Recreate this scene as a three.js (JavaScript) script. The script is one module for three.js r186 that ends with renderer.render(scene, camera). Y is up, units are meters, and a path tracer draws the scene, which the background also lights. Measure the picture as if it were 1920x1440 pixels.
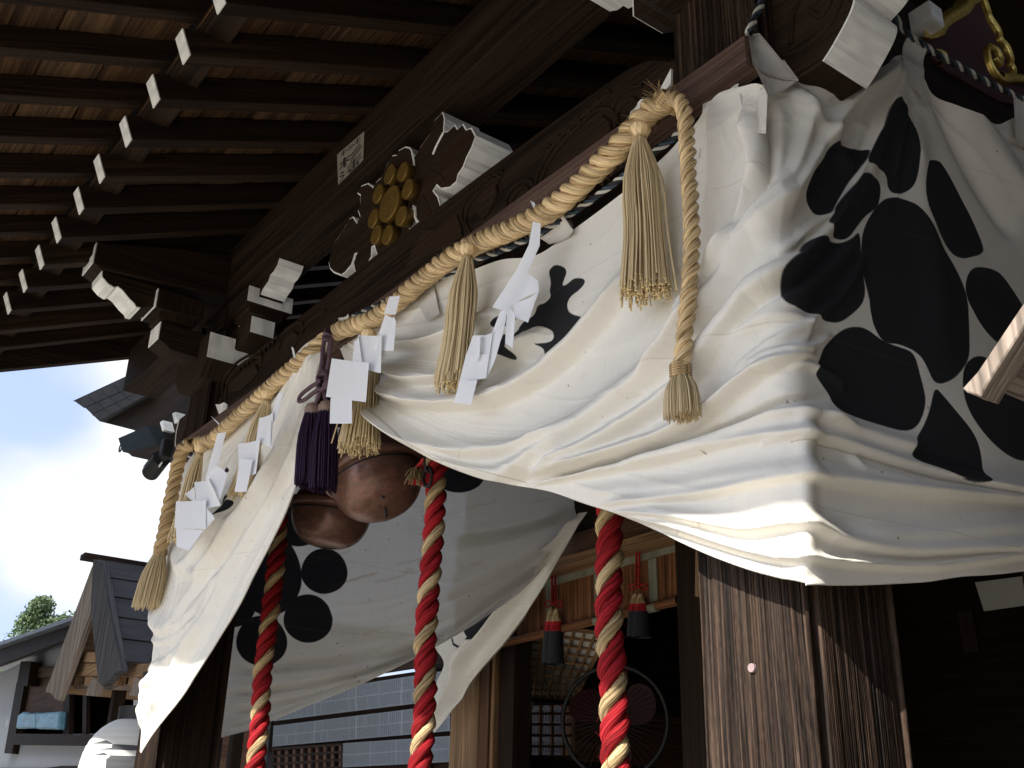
import * as THREE from 'three';
import { mergeGeometries } from 'three/addons/utils/BufferGeometryUtils.js';
import { RoundedBoxGeometry } from 'three/addons/geometries/RoundedBoxGeometry.js';

// ---------- camera, sky, sun, exposure ----------
const scene = new THREE.Scene();
const V3 = (x, y, z) => new THREE.Vector3(x, y, z);
const F = 2000, EYE = V3(1.2521, 1.6, 1.5865);
// world axes as seen in picture coordinates (right, down, forward), from the vanishing points of posts, beams and rafters
const AX = [0.59528419, -0.30322289, -0.74410524], AY = [0.0236993, -0.91903378, 0.39346571], AZ = [-0.80316566, -0.25185869, -0.53990011];
const camera = new THREE.PerspectiveCamera(2 * Math.atan(720 / F) * 180 / Math.PI, 4 / 3, 0.05, 2000);
camera.position.copy(EYE);
camera.up.set(-AX[1], -AY[1], -AZ[1]);
camera.lookAt(EYE.x + AX[2], EYE.y + AY[2], EYE.z + AZ[2]);
scene.add(camera);
const renderer = new THREE.WebGLRenderer({ antialias: true });
renderer.toneMapping = THREE.LinearToneMapping;
renderer.toneMappingExposure = 1.9;
renderer.shadowMap.enabled = true;
const SUN = V3(0.2, 0.63, 1).normalize();
const sun = new THREE.DirectionalLight(new THREE.Color(1, 0.955, 0.88), 4.2);
sun.position.copy(SUN).multiplyScalar(30).add(V3(-2, 0, 0));
sun.target.position.set(-2, 0, 0);
sun.castShadow = true; sun.shadow.mapSize.set(2048, 2048);
Object.assign(sun.shadow.camera, { left: -16, right: 16, top: 16, bottom: -16, near: 1, far: 80 });
scene.add(sun, sun.target);

// ---------- noise ----------
let seed = 7;
const rnd = () => { seed = (seed * 1664525 + 1013904223) >>> 0; return seed / 4294967296; };
const rr = (a, b) => a + (b - a) * rnd();
function hash(x, y, z) { let h = (x * 374761393 + y * 668265263 + z * 2147483647) | 0; h = Math.imul(h ^ (h >>> 13), 1274126177); return ((h ^ (h >>> 16)) >>> 0) / 4294967296; }
const sm = (t) => t * t * (3 - 2 * t);
function vnoise(x, y, z = 0, px = 0, py = 0) {      // value noise, periodic in x and y where a period is given
  const i = Math.floor(x), j = Math.floor(y), k = Math.floor(z), a = sm(x - i), b = sm(y - j), c = sm(z - k);
  const w = (n, p) => p ? ((n % p) + p) % p : n, H = (di, dj, dk) => hash(w(i + di, px), w(j + dj, py), k + dk);
  const l = (s, t, u) => s + (t - s) * u;
  return l(l(l(H(0, 0, 0), H(1, 0, 0), a), l(H(0, 1, 0), H(1, 1, 0), a), b), l(l(H(0, 0, 1), H(1, 0, 1), a), l(H(0, 1, 1), H(1, 1, 1), a), b), c);
}
function fbm(x, y, z, o = 5) { let s = 0, a = 0.5; for (let i = 0; i < o; i++) { s += a * vnoise(x, y, z); x *= 2.03; y *= 2.03; z *= 2.03; a *= 0.5; } return s; }
const ss = (a, b, x) => sm(Math.min(1, Math.max(0, (x - a) / (b - a))));

// ---------- sky: blue summer air with broken white cumulus ----------
{
  const W = 1024, H = 512, d = new Float32Array(W * H * 4);
  for (let j = 0; j < H; j++) for (let i = 0; i < W; i++) {
    const el = ((j + 0.5) / H - 0.5) * Math.PI, az = ((i + 0.5) / W - 0.5) * 2 * Math.PI;   // three's equirect: u from atan2(z, x)
    const y = Math.sin(el), c = Math.cos(el), x = Math.cos(az) * c, z = Math.sin(az) * c, e = Math.max(0, y);
    const t = Math.pow(e, 0.55);
    const near = 1 + 1.3 * Math.pow((1 + x * SUN.x + y * SUN.y + z * SUN.z) / 2, 4);   // air scatters more light towards the sun; gain set to lift the front cloth
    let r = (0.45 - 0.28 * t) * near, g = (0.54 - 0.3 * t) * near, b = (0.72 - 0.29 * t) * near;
    const k = 1 / (e + 0.35), n = fbm(x * k * 1.9 + 63.02, z * k * 1.9 + 12.66, y * 1.2 + 2.0, 6);
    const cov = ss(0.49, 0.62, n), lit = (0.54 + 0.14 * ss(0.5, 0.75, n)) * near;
    const m = cov * 0.95;
    r = r * (1 - m) + lit * 1.0 * m; g = g * (1 - m) + lit * 1.0 * m; b = b * (1 - m) + lit * 1.02 * m;
    if (y < 0) { const q = ss(0, -0.1, y); r = r * (1 - q) + 0.3 * q; g = g * (1 - q) + 0.28 * q; b = b * (1 - q) + 0.25 * q; }
    const o = (j * W + i) * 4; d[o] = r; d[o + 1] = g; d[o + 2] = b; d[o + 3] = 1;
  }
  const t = new THREE.DataTexture(d, W, H, THREE.RGBAFormat, THREE.FloatType);
  t.mapping = THREE.EquirectangularReflectionMapping; t.magFilter = t.minFilter = THREE.LinearFilter; t.needsUpdate = true;
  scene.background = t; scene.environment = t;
}

// ---------- pixels of the photograph to points on known planes ----------
const ray = (px, py) => { const a = (px - 960) / F, b = (py - 720) / F; return V3(a * AX[0] + b * AX[1] + AX[2], a * AY[0] + b * AY[1] + AY[2], a * AZ[0] + b * AZ[1] + AZ[2]); };
const at = (px, py, k) => ray(px, py).multiplyScalar(k).add(EYE);                 // at forward distance k
const onZ = (px, py, z) => { const r = ray(px, py); return r.multiplyScalar((z - EYE.z) / r.z).add(EYE); };
const onX = (px, py, x) => { const r = ray(px, py); return r.multiplyScalar((x - EYE.x) / r.x).add(EYE); };
const onY = (px, py, y) => { const r = ray(px, py); return r.multiplyScalar((y - EYE.y) / r.y).add(EYE); };
function toPx(p) { const x = p.x - EYE.x, y = p.y - EYE.y, z = p.z - EYE.z, k = (i) => x * AX[i] + y * AY[i] + z * AZ[i], w = k(2); return [960 + F * k(0) / w, 720 + F * k(1) / w, w]; }

// ---------- textures ----------
function tex(w, h, fn, { srgb = true, rep = [1, 1] } = {}) {
  const d = new Uint8Array(w * h * 4);
  for (let j = 0; j < h; j++) for (let i = 0; i < w; i++) { const c = fn(i / w, j / h), o = (j * w + i) * 4; d[o] = c[0] * 255; d[o + 1] = c[1] * 255; d[o + 2] = c[2] * 255; d[o + 3] = 255; }
  const t = new THREE.DataTexture(d, w, h); t.wrapS = t.wrapT = THREE.RepeatWrapping; t.magFilter = THREE.LinearFilter; t.minFilter = THREE.LinearMipmapLinearFilter; t.generateMipmaps = true;
  if (srgb) t.colorSpace = THREE.SRGBColorSpace; t.repeat.set(...rep); t.needsUpdate = true; return t;
}
const cl = (v) => Math.min(1, Math.max(0, v));
// straight conifer grain: u along the grain (2 m), v across (0.5 m)
const grainAt = (u, v, sx, k) => {
  const wob = (vnoise(u * 6, v * 4, k, 6, 4) - 0.5) * 0.035;
  const w = v + wob;
  const fine = vnoise(u * 8, w * 180, k + 1, 8, 180), mid = vnoise(u * 5, w * 60, k + 2, 5, 60), big = vnoise(u * 3, w * 11, k + 3, 3, 11), fib = vnoise(u * 160, w * 256, k + 4, 160, 256);
  return { fine, mid, big, fib };
};
const grain = (lo, hi, k) => tex(1024, 512, (u, v) => { const g = grainAt(u, v, 1, k); const t = cl(lo + (hi - lo) * (0.38 * g.fine + 0.3 * g.mid + 0.22 * g.big + 0.1 * g.fib)); return [t, t * 0.985, t * 0.97]; });
const T = {};
T.grain = grain(0.45, 1.25, 3); T.grain2 = grain(0.2, 1.35, 21);
T.grain3 = tex(1024, 512, (u, v) => { const g = grainAt(u, v, 1, 33); const t = cl(0.1 + 1.05 * (0.62 * Math.pow(g.fine, 1.5) + 0.18 * g.mid + 0.12 * g.big + 0.2 * g.fib)); return [t, t * 0.97, t * 0.94]; });
T.grainBump = tex(1024, 512, (u, v) => { const g = grainAt(u, v, 1, 3); const t = cl(0.5 * g.fine + 0.35 * g.mid + 0.15 * g.fib); return [t, t, t]; }, { srgb: false });
T.weave = tex(512, 512, (u, v) => { const a = Math.sin(u * Math.PI * 2 * 96) * 0.5 + 0.5, b = Math.sin(v * Math.PI * 2 * 96) * 0.5 + 0.5, n = vnoise(u * 200, v * 30, 4, 200, 30) * 0.5 + vnoise(u * 30, v * 200, 5, 30, 200) * 0.5; const t = cl(0.3 * (a + b) * 0.5 + 0.7 * n); return [t, t, t]; }, { srgb: false });
T.straw = tex(256, 512, (u, v) => { const n = vnoise(u * 64, v * 6, 8, 64, 6) * 0.6 + vnoise(u * 20, v * 3, 9, 20, 3) * 0.4; const t = cl(0.42 + 0.85 * n); return [t, t * (0.93 + 0.05 * n), t * (0.82 + 0.12 * n)]; });
T.strawBump = tex(256, 512, (u, v) => { const t = vnoise(u * 64, v * 6, 8, 64, 6); return [t, t, t]; }, { srgb: false });
T.patina = tex(512, 512, (u, v) => { const n = vnoise(u * 10, v * 10, 1, 10, 10) * 0.5 + vnoise(u * 34, v * 34, 2, 34, 34) * 0.3 + vnoise(u * 120, v * 120, 3, 120, 120) * 0.2, s = ss(0.62, 0.75, vnoise(u * 22, v * 22, 6, 22, 22)), t = cl(0.7 + 0.3 * n - 0.08 * s); return [t, cl(t * 0.97 + 0.05 * s), cl(t * 0.95 + 0.05 * s)]; });
T.gravel = tex(512, 512, (u, v) => { const n = vnoise(u * 160, v * 160, 1, 160, 160), m = vnoise(u * 12, v * 12, 2, 12, 12), t = cl(0.5 + 0.55 * n + 0.15 * (m - 0.5)); return [t, t * 0.98, t * 0.94]; }, { rep: [80, 80] });
T.mottle = tex(512, 512, (u, v) => { const n = vnoise(u * 8, v * 8, 1, 8, 8) * 0.5 + vnoise(u * 40, v * 40, 2, 40, 40) * 0.3 + vnoise(u * 150, v * 150, 3, 150, 150) * 0.2, t = cl(0.72 + 0.4 * n); return [t, t, t]; });
T.brush = tex(256, 512, (u, v) => { const n = vnoise(u * 90, v * 5, 1, 90, 5) * 0.6 + vnoise(u * 30, v * 12, 2, 30, 12) * 0.4, t = cl(0.82 + 0.24 * n); return [t, t, t]; });

const lin = (r, g, b) => new THREE.Color().setRGB(r, g, b);
const mat = (r, g, b, o = {}) => new THREE.MeshPhysicalMaterial({ color: lin(r, g, b), roughness: 0.8, ...o });
const wood = (r, g, b, o = {}) => mat(r, g, b, { map: T.grain, bumpMap: T.grainBump, bumpScale: 0.0012, roughness: 0.72, specularIntensity: 0.3, ...o });
const M = {
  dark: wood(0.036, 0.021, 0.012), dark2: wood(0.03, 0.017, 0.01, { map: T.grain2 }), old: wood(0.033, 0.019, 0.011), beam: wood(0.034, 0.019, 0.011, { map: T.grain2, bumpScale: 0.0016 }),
  board: wood(0.12, 0.066, 0.033, { map: T.grain2 }), board2: wood(0.1, 0.055, 0.028, { map: T.grain2 }), board3: wood(0.15, 0.09, 0.05, { map: T.grain2 }),
  rail: wood(0.15, 0.095, 0.075), orange: wood(0.34, 0.2, 0.1), red: wood(0.16, 0.085, 0.05), grey: wood(0.1, 0.1, 0.105, { map: T.grain2, bumpScale: 0.003 }), greyLit: wood(0.36, 0.3, 0.25, { map: T.grain2, bumpScale: 0.003 }),  // greyLit: paler copy of the grey boards, sunlight put into the colour
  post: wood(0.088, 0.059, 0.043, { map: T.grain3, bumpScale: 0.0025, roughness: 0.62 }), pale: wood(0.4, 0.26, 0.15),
  white: mat(0.95, 0.94, 0.9, { map: T.brush, bumpMap: T.brush, bumpScale: 0.0025, roughness: 0.75 }),
  straw: mat(0.86, 0.68, 0.42, { map: T.straw, bumpMap: T.strawBump, bumpScale: 0.0012, roughness: 0.42 }), strawOld: mat(0.6, 0.45, 0.25, { map: T.straw, bumpMap: T.strawBump, bumpScale: 0.0012, roughness: 0.5 }),
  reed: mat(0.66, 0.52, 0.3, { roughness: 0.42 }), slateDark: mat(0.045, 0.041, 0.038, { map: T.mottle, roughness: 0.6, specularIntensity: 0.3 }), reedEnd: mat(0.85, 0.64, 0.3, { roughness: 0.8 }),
  paper: mat(0.84, 0.85, 0.88, { roughness: 0.9, transmission: 0.18, thickness: 0 }),
  purple: mat(0.028, 0.012, 0.034, { roughness: 0.6, specularIntensity: 0.5 }), cord: mat(0.085, 0.045, 0.06, { roughness: 0.7 }), goldThread: mat(0.35, 0.25, 0.2, { roughness: 0.6, map: T.patina }),
  copper: mat(0.28, 0.148, 0.108, { map: T.patina, roughness: 0.3, metalness: 0.3, bumpMap: T.patina, bumpScale: 0.001 }),
  redRope: mat(0.46, 0.022, 0.035, { map: T.straw, bumpMap: T.strawBump, bumpScale: 0.0035, roughness: 0.8, specularIntensity: 0.35 }), creamRope: mat(0.72, 0.58, 0.36, { map: T.straw, bumpMap: T.strawBump, bumpScale: 0.0035, roughness: 0.8, specularIntensity: 0.35 }), redTuft: mat(0.6, 0.03, 0.03, { roughness: 0.9 }),
  gold: mat(0.32, 0.2, 0.05, { metalness: 0.55, roughness: 0.45, map: T.patina }), goldBright: mat(0.95, 0.7, 0.2, { metalness: 1, roughness: 0.42, map: T.brush, bumpMap: T.brush, bumpScale: 0.002 }),
  iron: mat(0.03, 0.028, 0.026, { roughness: 0.55, metalness: 0.5 }), black: mat(0.012, 0.013, 0.016), maroon: mat(0.05, 0.012, 0.012), navy: mat(0.03, 0.05, 0.07, { roughness: 0.8 }), whiteCord: mat(0.5, 0.48, 0.42),
  slate: mat(0.13, 0.14, 0.15, { map: T.mottle, roughness: 0.5 }), copperGreen: mat(0.008, 0.016, 0.019, { map: T.mottle, roughness: 0.6, specularIntensity: 0.3 }),
  plaster: mat(0.55, 0.55, 0.56), ground: mat(0.9, 0.88, 0.84, { map: T.gravel, roughness: 0.95 }), stone: mat(0.35, 0.34, 0.32, { map: T.mottle }),
  blind: wood(0.28, 0.12, 0.05, { map: T.grain2 }), brocade: mat(0.27, 0.27, 0.19, { map: T.mottle }), glass: mat(0.012, 0.012, 0.014, { roughness: 0.6, specularIntensity: 0.2 }), bluebag: mat(0.2, 0.42, 0.55, { roughness: 0.5, map: T.mottle }),
  slab: mat(0.34, 0.36, 0.39, { map: T.mottle }), shoji: mat(0.55, 0.52, 0.46), peg: mat(0.35, 0.25, 0.25, { map: T.mottle }),
};

// ---------- building helpers ----------
function spline(pts, t) { const n = pts.length - 1, f = Math.min(n - 1e-6, Math.max(0, t * n)), i = Math.floor(f), k = f - i, P = (j) => pts[Math.min(n, Math.max(0, j))], a = P(i - 1), b = P(i), c = P(i + 1), d = P(i + 2); return [0, 1].map((q) => 0.5 * (2 * b[q] + (c[q] - a[q]) * k + (2 * a[q] - 5 * b[q] + 4 * c[q] - d[q]) * k * k + (3 * b[q] - a[q] - 3 * c[q] + d[q]) * k * k * k)); }

const used = new Map();
function numbered(n) { const c = used.get(n) || 0; used.set(n, c + 1); return c ? `${n}_${String(c).padStart(3, '0')}` : n; }
function tag(o, label, category, group) { o.userData.label = label; o.userData.category = category; if (group) o.userData.group = group; return o; }
function thing(name, label, category, pos = [0, 0, 0], group) { const g = new THREE.Group(); g.name = numbered(name); g.position.set(...pos); scene.add(g); return tag(g, label, category, group); }
function mesh(name, geo, m, parent) {
  const o = new THREE.Mesh(geo, m); o.name = parent ? name : numbered(name); o.castShadow = o.receiveShadow = true;
  if (parent) { if (parent.isGroup && parent.parent === scene) o.position.sub(parent.position); parent.add(o); } else scene.add(o);
  return o;
}
const structure = (o) => { o.userData.kind = 'structure'; return o; };
const stuff = (o) => { o.userData.kind = 'stuff'; return o; };
// uv in metres with the grain along one axis (0 x, 1 y, 2 z)
function woodUV(geo, axis, scale = 1) {
  const p = geo.attributes.position, n = geo.attributes.normal, uv = new Float32Array(p.count * 2), ou = rnd(), ov = rnd(), g = (i, a) => (a === 0 ? p.getX(i) : a === 1 ? p.getY(i) : p.getZ(i));
  const o1 = (axis + 1) % 3, o2 = (axis + 2) % 3;
  for (let i = 0; i < p.count; i++) {
    const nn = [Math.abs(n.getX(i)), Math.abs(n.getY(i)), Math.abs(n.getZ(i))];
    let u, v;
    if (nn[axis] > 0.8) { u = g(i, o1) * 2; v = g(i, o2); } else { u = g(i, axis) * 0.5; v = nn[o1] > nn[o2] ? g(i, o2) : g(i, o1); }
    uv[2 * i] = u * scale + ou; uv[2 * i + 1] = v * 2 * scale + ov;
  }
  geo.setAttribute('uv', new THREE.BufferAttribute(uv, 2)); return geo;
}
function box(x0, x1, y0, y1, z0, z1, axis = 0, bevel = 0) {
  const w = Math.abs(x1 - x0), h = Math.abs(y1 - y0), d = Math.abs(z1 - z0);
  const g = bevel ? new RoundedBoxGeometry(w, h, d, 1, Math.min(bevel, w / 2.2, h / 2.2, d / 2.2)) : new THREE.BoxGeometry(w, h, d);
  g.translate((x0 + x1) / 2, (y0 + y1) / 2, (z0 + z1) / 2); return woodUV(g, axis);
}
function bar(a, b, w, h, axis = 0, up = V3(0, 1, 0), bevel = 0) {                  // a timber from a to b (centre line), w across, h along up
  const d = b.clone().sub(a), L = d.length(), g = bevel ? new RoundedBoxGeometry(L, h, w, 1, bevel) : new THREE.BoxGeometry(L, h, w); woodUV(g, 0);
  const x = d.normalize(), z = x.clone().cross(up).normalize(), y = z.clone().cross(x);
  g.applyMatrix4(new THREE.Matrix4().makeBasis(x, y, z).setPosition(a.clone().add(b).multiplyScalar(0.5))); return g;
}
// an outline on the plane z = c (or x = c), given in world (x, y) or (z, y), with real thickness behind it
function prismZ(pts, z, depth, axis = 0, bevel = 0) {
  const s = new THREE.Shape(pts.map((p) => new THREE.Vector2(p[0], p[1])));
  const g = new THREE.ExtrudeGeometry(s, { depth: depth - 2 * bevel, bevelEnabled: bevel > 0, bevelSize: bevel, bevelThickness: bevel, bevelOffset: -bevel, bevelSegments: 1, curveSegments: 6 });
  g.translate(0, 0, z - depth + bevel); return woodUV(g, axis);
}
function prismX(pts, x, depth, axis = 2, bevel = 0) {                              // pts are (z, y); x is the +x face
  const s = new THREE.Shape(pts.map((p) => new THREE.Vector2(-p[0], p[1])));
  const g = new THREE.ExtrudeGeometry(s, { depth: depth - 2 * bevel, bevelEnabled: bevel > 0, bevelSize: bevel, bevelThickness: bevel, bevelOffset: -bevel, bevelSegments: 1 });
  g.translate(0, 0, -depth + bevel); g.rotateY(Math.PI / 2); g.translate(x, 0, 0); return woodUV(g, axis);
}
const pz = (list, z) => list.map(([a, b]) => { const p = onZ(a, b, z); return [p.x, p.y]; });
const pxl = (list, x) => list.map(([a, b]) => { const p = onX(a, b, x); return [p.z, p.y]; });
function inset(pts, d) {
  const n = pts.length; let area = 0; for (let i = 0; i < n; i++) { const a = pts[i], b = pts[(i + 1) % n]; area += a[0] * b[1] - b[0] * a[1]; }
  const s = area > 0 ? 1 : -1;
  return pts.map((p, i) => { const a = pts[(i + n - 1) % n], b = pts[(i + 1) % n]; const t = new THREE.Vector2(b[0] - a[0], b[1] - a[1]).normalize(); return [p[0] - s * t.y * d, p[1] + s * t.x * d]; });
}
const curve = (pts, closed = false) => new THREE.CatmullRomCurve3(pts.map((p) => (p.isVector3 ? p : V3(...p))), closed, 'centripetal');
function tube(pts, r, seg = 24, rad = 8, closed = false) { return new THREE.TubeGeometry(curve(pts, closed), seg, r, rad, closed); }
// one strand of a laid rope
class Helix extends THREE.Curve {
  constructor(path, R, turns, phase, wob = 0) { super(); this.c = path; this.R = R; this.turns = turns; this.phase = phase; this.wob = wob; this.fr = path.computeFrenetFrames(400, false); this.N = 400; }
  getPoint(t, o = V3(0, 0, 0)) {
    const p = this.c.getPointAt(Math.min(1, Math.max(0, t))), f = t * this.N, i = Math.min(this.N - 1, Math.floor(f)), k = f - i;
    const n = this.fr.normals[i].clone().lerp(this.fr.normals[i + 1], k).normalize(), b = this.fr.binormals[i].clone().lerp(this.fr.binormals[i + 1], k).normalize();
    const a = this.phase + t * this.turns * Math.PI * 2 + this.wob * Math.sin(t * 17 + this.phase * 3), R = this.R * (1 + 0.06 * Math.sin(t * 61 + this.phase * 5) * (this.wob ? 1 : 0));
    return o.copy(p).addScaledVector(n, Math.cos(a) * R).addScaledVector(b, Math.sin(a) * R);
  }
}
function strands(path, R, pitch, count, parent, mats, name = 'strand', perTurn = 12, dir = 1) {
  const L = path.getLength(), turns = dir * L / pitch, seg = Math.max(8, Math.round(Math.abs(turns) * perTurn));
  for (let k = 0; k < count; k++) {
    const g = new THREE.TubeGeometry(new Helix(path, R * 0.58, turns, (k / count) * Math.PI * 2, 0.12), seg, R * 0.455, 12, false);
    { const p = g.attributes.position, n = g.attributes.normal; for (let i = 0; i < p.count; i++) { const a = p.getX(i), b = p.getY(i), c = p.getZ(i), d = R * (0.16 * (vnoise(a * 45 + 9, b * 45, c * 45 + k * 7) - 0.5) + 0.1 * (vnoise(a * 160, b * 160, c * 160) - 0.5)); p.setXYZ(i, a + n.getX(i) * d, b + n.getY(i) * d, c + n.getZ(i) * d); } }
    const uv = g.attributes.uv; for (let i = 0; i < uv.count; i++) uv.setXY(i, uv.getY(i) * 1.0 + uv.getX(i) * Math.abs(turns) * 0.5, uv.getX(i) * Math.abs(turns) * 0.55);
    mesh(name, g, mats[k % mats.length], parent);
  }
}
const merge = (l) => mergeGeometries(l.map((g) => (g.index ? g.toNonIndexed() : g)), false);

// ---------- ground ----------
{
  const g = new THREE.CircleGeometry(400, 64).rotateX(-Math.PI / 2); const uv = g.attributes.uv; for (let i = 0; i < uv.count; i++) uv.setXY(i, uv.getX(i) * 5, uv.getY(i) * 5);
  structure(mesh('ground', g, M.ground));
}

structure(mesh('added_paving', box(-4.6, 1.1, 0.004, 0.05, -2.5, 0.5, 0, 0.01), mat(0.12, 0.116, 0.108, { map: T.mottle })));  // unseen dark slab, added to cut light bounced up under the porch

// ---------- porch roof ----------
const XC = -1.82, VERGE = 3.3;                                            // centre line of the porch and half width of its roof
const baseY = (z) => 4.341 - 0.436 * (z + 0.03);                          // underside of the base rafters
const flyY = (z) => 4.152 - 0.41 * (z - 0.805);                           // underside of the flying rafters
const EAVE = 2.2;
{
  const roof = thing('porch_roof', 'dark timber porch roof of close rafters and boards seen from below', 'roof', [XC, 4, 0]);
  const slope = V3(0, 0.436, -1).normalize(), nrm = V3(0, 1, 0.436).normalize(), fs = V3(0, 0.41, -1).normalize(), fn = V3(0, 1, 0.41).normalize();
  const rb = woodUV(new RoundedBoxGeometry(3.75, 0.1, 0.068, 1, 0.004), 0), tip = new THREE.BoxGeometry(0.004, 0.098, 0.066); woodUV(tip, 1);
  const fb = woodUV(new RoundedBoxGeometry(1.75, 0.085, 0.06, 1, 0.004), 0);
  const place = (o, mid, ax, up) => { const z = ax.clone().cross(up).normalize(); o.matrixAutoUpdate = true; const m = new THREE.Matrix4().makeBasis(ax, up, z); o.quaternion.setFromRotationMatrix(m); o.position.copy(mid).sub(roof.position); };
  const mats = [M.dark, M.dark2, M.beam];
  for (let i = -11; i <= 10; i++) {
    const x = -1.725 + i * 0.3;
    if (x < XC - VERGE + 0.1 || x > XC + VERGE - 0.1) continue;
    const jz = rr(-0.008, 0.008), a = V3(x + rr(-0.004, 0.004), baseY(0.808 + jz) + rr(-0.003, 0.003), 0.808 + jz).addScaledVector(nrm, 0.05), mid = a.clone().addScaledVector(slope, 3.75 / 2);
    const r = mesh('rafter', rb, mats[((i % 3) + 3) % 3], roof); place(r, mid, slope, nrm);
    const t = mesh('painted_tip', tip, M.white, r); t.position.set(-3.75 / 2 - 0.002, 0, 0);
    const fa = V3(x, flyY(EAVE - 0.06), EAVE - 0.06).addScaledVector(fn, 0.0425);
    const f = mesh('flying_rafter', fb, mats[(((i + 1) % 3) + 3) % 3], roof); place(f, fa.addScaledVector(fs, 1.75 / 2), fs, fn);
  }
  // boards laid across the rafters, each running along the eave
  const bm = [M.board, M.board2, M.board3, M.board, M.board2];
  for (let k = 0; k < 17; k++) { const z0 = 0.79 - k * 0.215, z1 = z0 - 0.209, y = (z) => baseY(z) + 0.122 + 0.004 * (k % 2); const g = bar(V3(XC - VERGE, (y(z0) + y(z1)) / 2, (z0 + z1) / 2), V3(XC + VERGE, (y(z0) + y(z1)) / 2, (z0 + z1) / 2), 0.226, 0.02, 0, nrm); mesh('soffit_board', g, bm[k % 5], roof); }
  for (let k = 0; k < 7; k++) { const z0 = EAVE - k * 0.205, z1 = z0 - 0.199, y = (z) => flyY(z) + 0.104 + 0.004 * (k % 2); const g = bar(V3(XC - VERGE, (y(z0) + y(z1)) / 2, (z0 + z1) / 2), V3(XC + VERGE, (y(z0) + y(z1)) / 2, (z0 + z1) / 2), 0.21, 0.02, 0, fn); mesh('soffit_board', g, bm[(k + 2) % 5], roof); }
  mesh('rafter_end_board', box(XC - VERGE, XC + VERGE, 4.088, 4.15, 0.68, 0.79, 0, 0.005), M.dark2, roof);
  mesh('fascia', box(XC - VERGE, XC + VERGE, flyY(EAVE) - 0.02, flyY(EAVE) + 0.22, EAVE, EAVE + 0.07, 0, 0.01), M.dark, roof);
  // bark-thick roof covering above the boards
  const cov = [[EAVE + 0.1, flyY(EAVE) + 0.13], [EAVE + 0.1, flyY(EAVE) + 0.36], [0.8, 4.72], [-2.95, 6.25], [-2.95, baseY(-2.95) + 0.3], [0.9, flyY(0.9) + 0.13]];
  mesh('covering', prismX(cov, XC + VERGE + 0.02, 2 * VERGE + 0.04, 2), M.slate, roof);
  for (const s of [-1, 1]) {
    const x = XC + s * (VERGE - 0.03);
    mesh('verge_board', prismX([[EAVE, flyY(EAVE) - 0.05], [EAVE, flyY(EAVE) + 0.12], [0.8, 4.17], [-2.9, 5.7], [-2.9, 5.48], [0.8, 3.97]], x + 0.03, 0.06, 2), M.dark2, roof);
  }
  mesh('eave_purlin', box(-5.02, 1.38, 4.066, 4.345, -0.24, -0.03, 0, 0.006), M.beam, roof);
}

// ---------- weathered porch posts ----------
const PW = 0.27;
function postGeometry(x1, wear) {                                         // a square post with hollow corner chamfers and ridged old grain; its front right corner stands at (x1, 0)
  const prof = [], c = 0.032, NF = [320, 320, 40, 40];
  const face = (t) => { const e = Math.min(t, 1 - t) * PW; return e < c ? -0.010 + 0.010 * Math.pow(Math.abs(1 - e / c), 3) : e < c + 0.006 ? -0.010 + 0.010 * (e - c) / 0.006 : 0; };
  const rid = (k, t) => { const q = t * 62 + 1.6 * vnoise(t * 24, 0.5, k + 20), i = Math.floor(q), w = q - i, gw = 0.22 + 0.3 * hash(i, k, 3), dp = (0.25 + 0.75 * hash(i, k, 7)) * (0.35 + 1.1 * vnoise(t * 6, 2.5, k + 40)); const g = w < gw ? Math.sin(Math.PI * w / gw) : 0; const crack = k === 0 ? Math.exp(-Math.pow((t - 0.83) / 0.008, 2)) + 0.7 * Math.exp(-Math.pow((t - 0.47) / 0.005, 2)) : Math.exp(-Math.pow((t - 0.36) / 0.008, 2)) + 0.8 * Math.exp(-Math.pow((t - 0.68) / 0.006, 2)); return -wear * (1.2 * crack + 0.75 * dp * g + 0.5 * hash(i, k, 11) + 0.5 * vnoise(t * 17, 1.5, k + 30)); };
  const dirs = [[V3(x1 - PW, 0, 0), V3(1, 0, 0), V3(0, 0, 1)], [V3(x1, 0, 0), V3(0, 0, -1), V3(1, 0, 0)], [V3(x1, 0, -PW), V3(-1, 0, 0), V3(0, 0, -1)], [V3(x1 - PW, 0, -PW), V3(0, 0, 1), V3(-1, 0, 0)]];
  const ys = 60, y0 = 0.12, y1 = 3.66, pos = [], uv = [], idx = [];
  for (let f = 0; f < 4; f++) for (let i = 0; i < NF[f]; i++) prof.push([f, i / NF[f]]);
  const cols = prof.length;
  for (let j = 0; j <= ys; j++) { const y = y0 + (y1 - y0) * j / ys;
    for (let q = 0; q <= cols; q++) { const [f, t] = prof[q % cols], [o, d, n] = dirs[f], h = face(t) + rid(f, t + 0.012 * (vnoise(y * 2.2, t * 3, f + 5) - 0.5)) * (0.7 + 0.6 * vnoise(y * 5, t * 40, f + 9)); const p = o.clone().addScaledVector(d, t * PW).addScaledVector(n, h); pos.push(p.x, y, p.z); uv.push(y * 0.5, (f + t) * PW * 2 + x1); } }
  for (let j = 0; j < ys; j++) for (let q = 0; q < cols; q++) { const a = j * (cols + 1) + q, b = a + 1, e = a + cols + 1, g = e + 1; idx.push(a, b, e, b, g, e); }
  const g = new THREE.BufferGeometry(); g.setAttribute('position', new THREE.Float32BufferAttribute(pos, 3)); g.setAttribute('uv', new THREE.Float32BufferAttribute(uv, 2)); g.setIndex(idx); g.computeVertexNormals(); return g;
}
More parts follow.
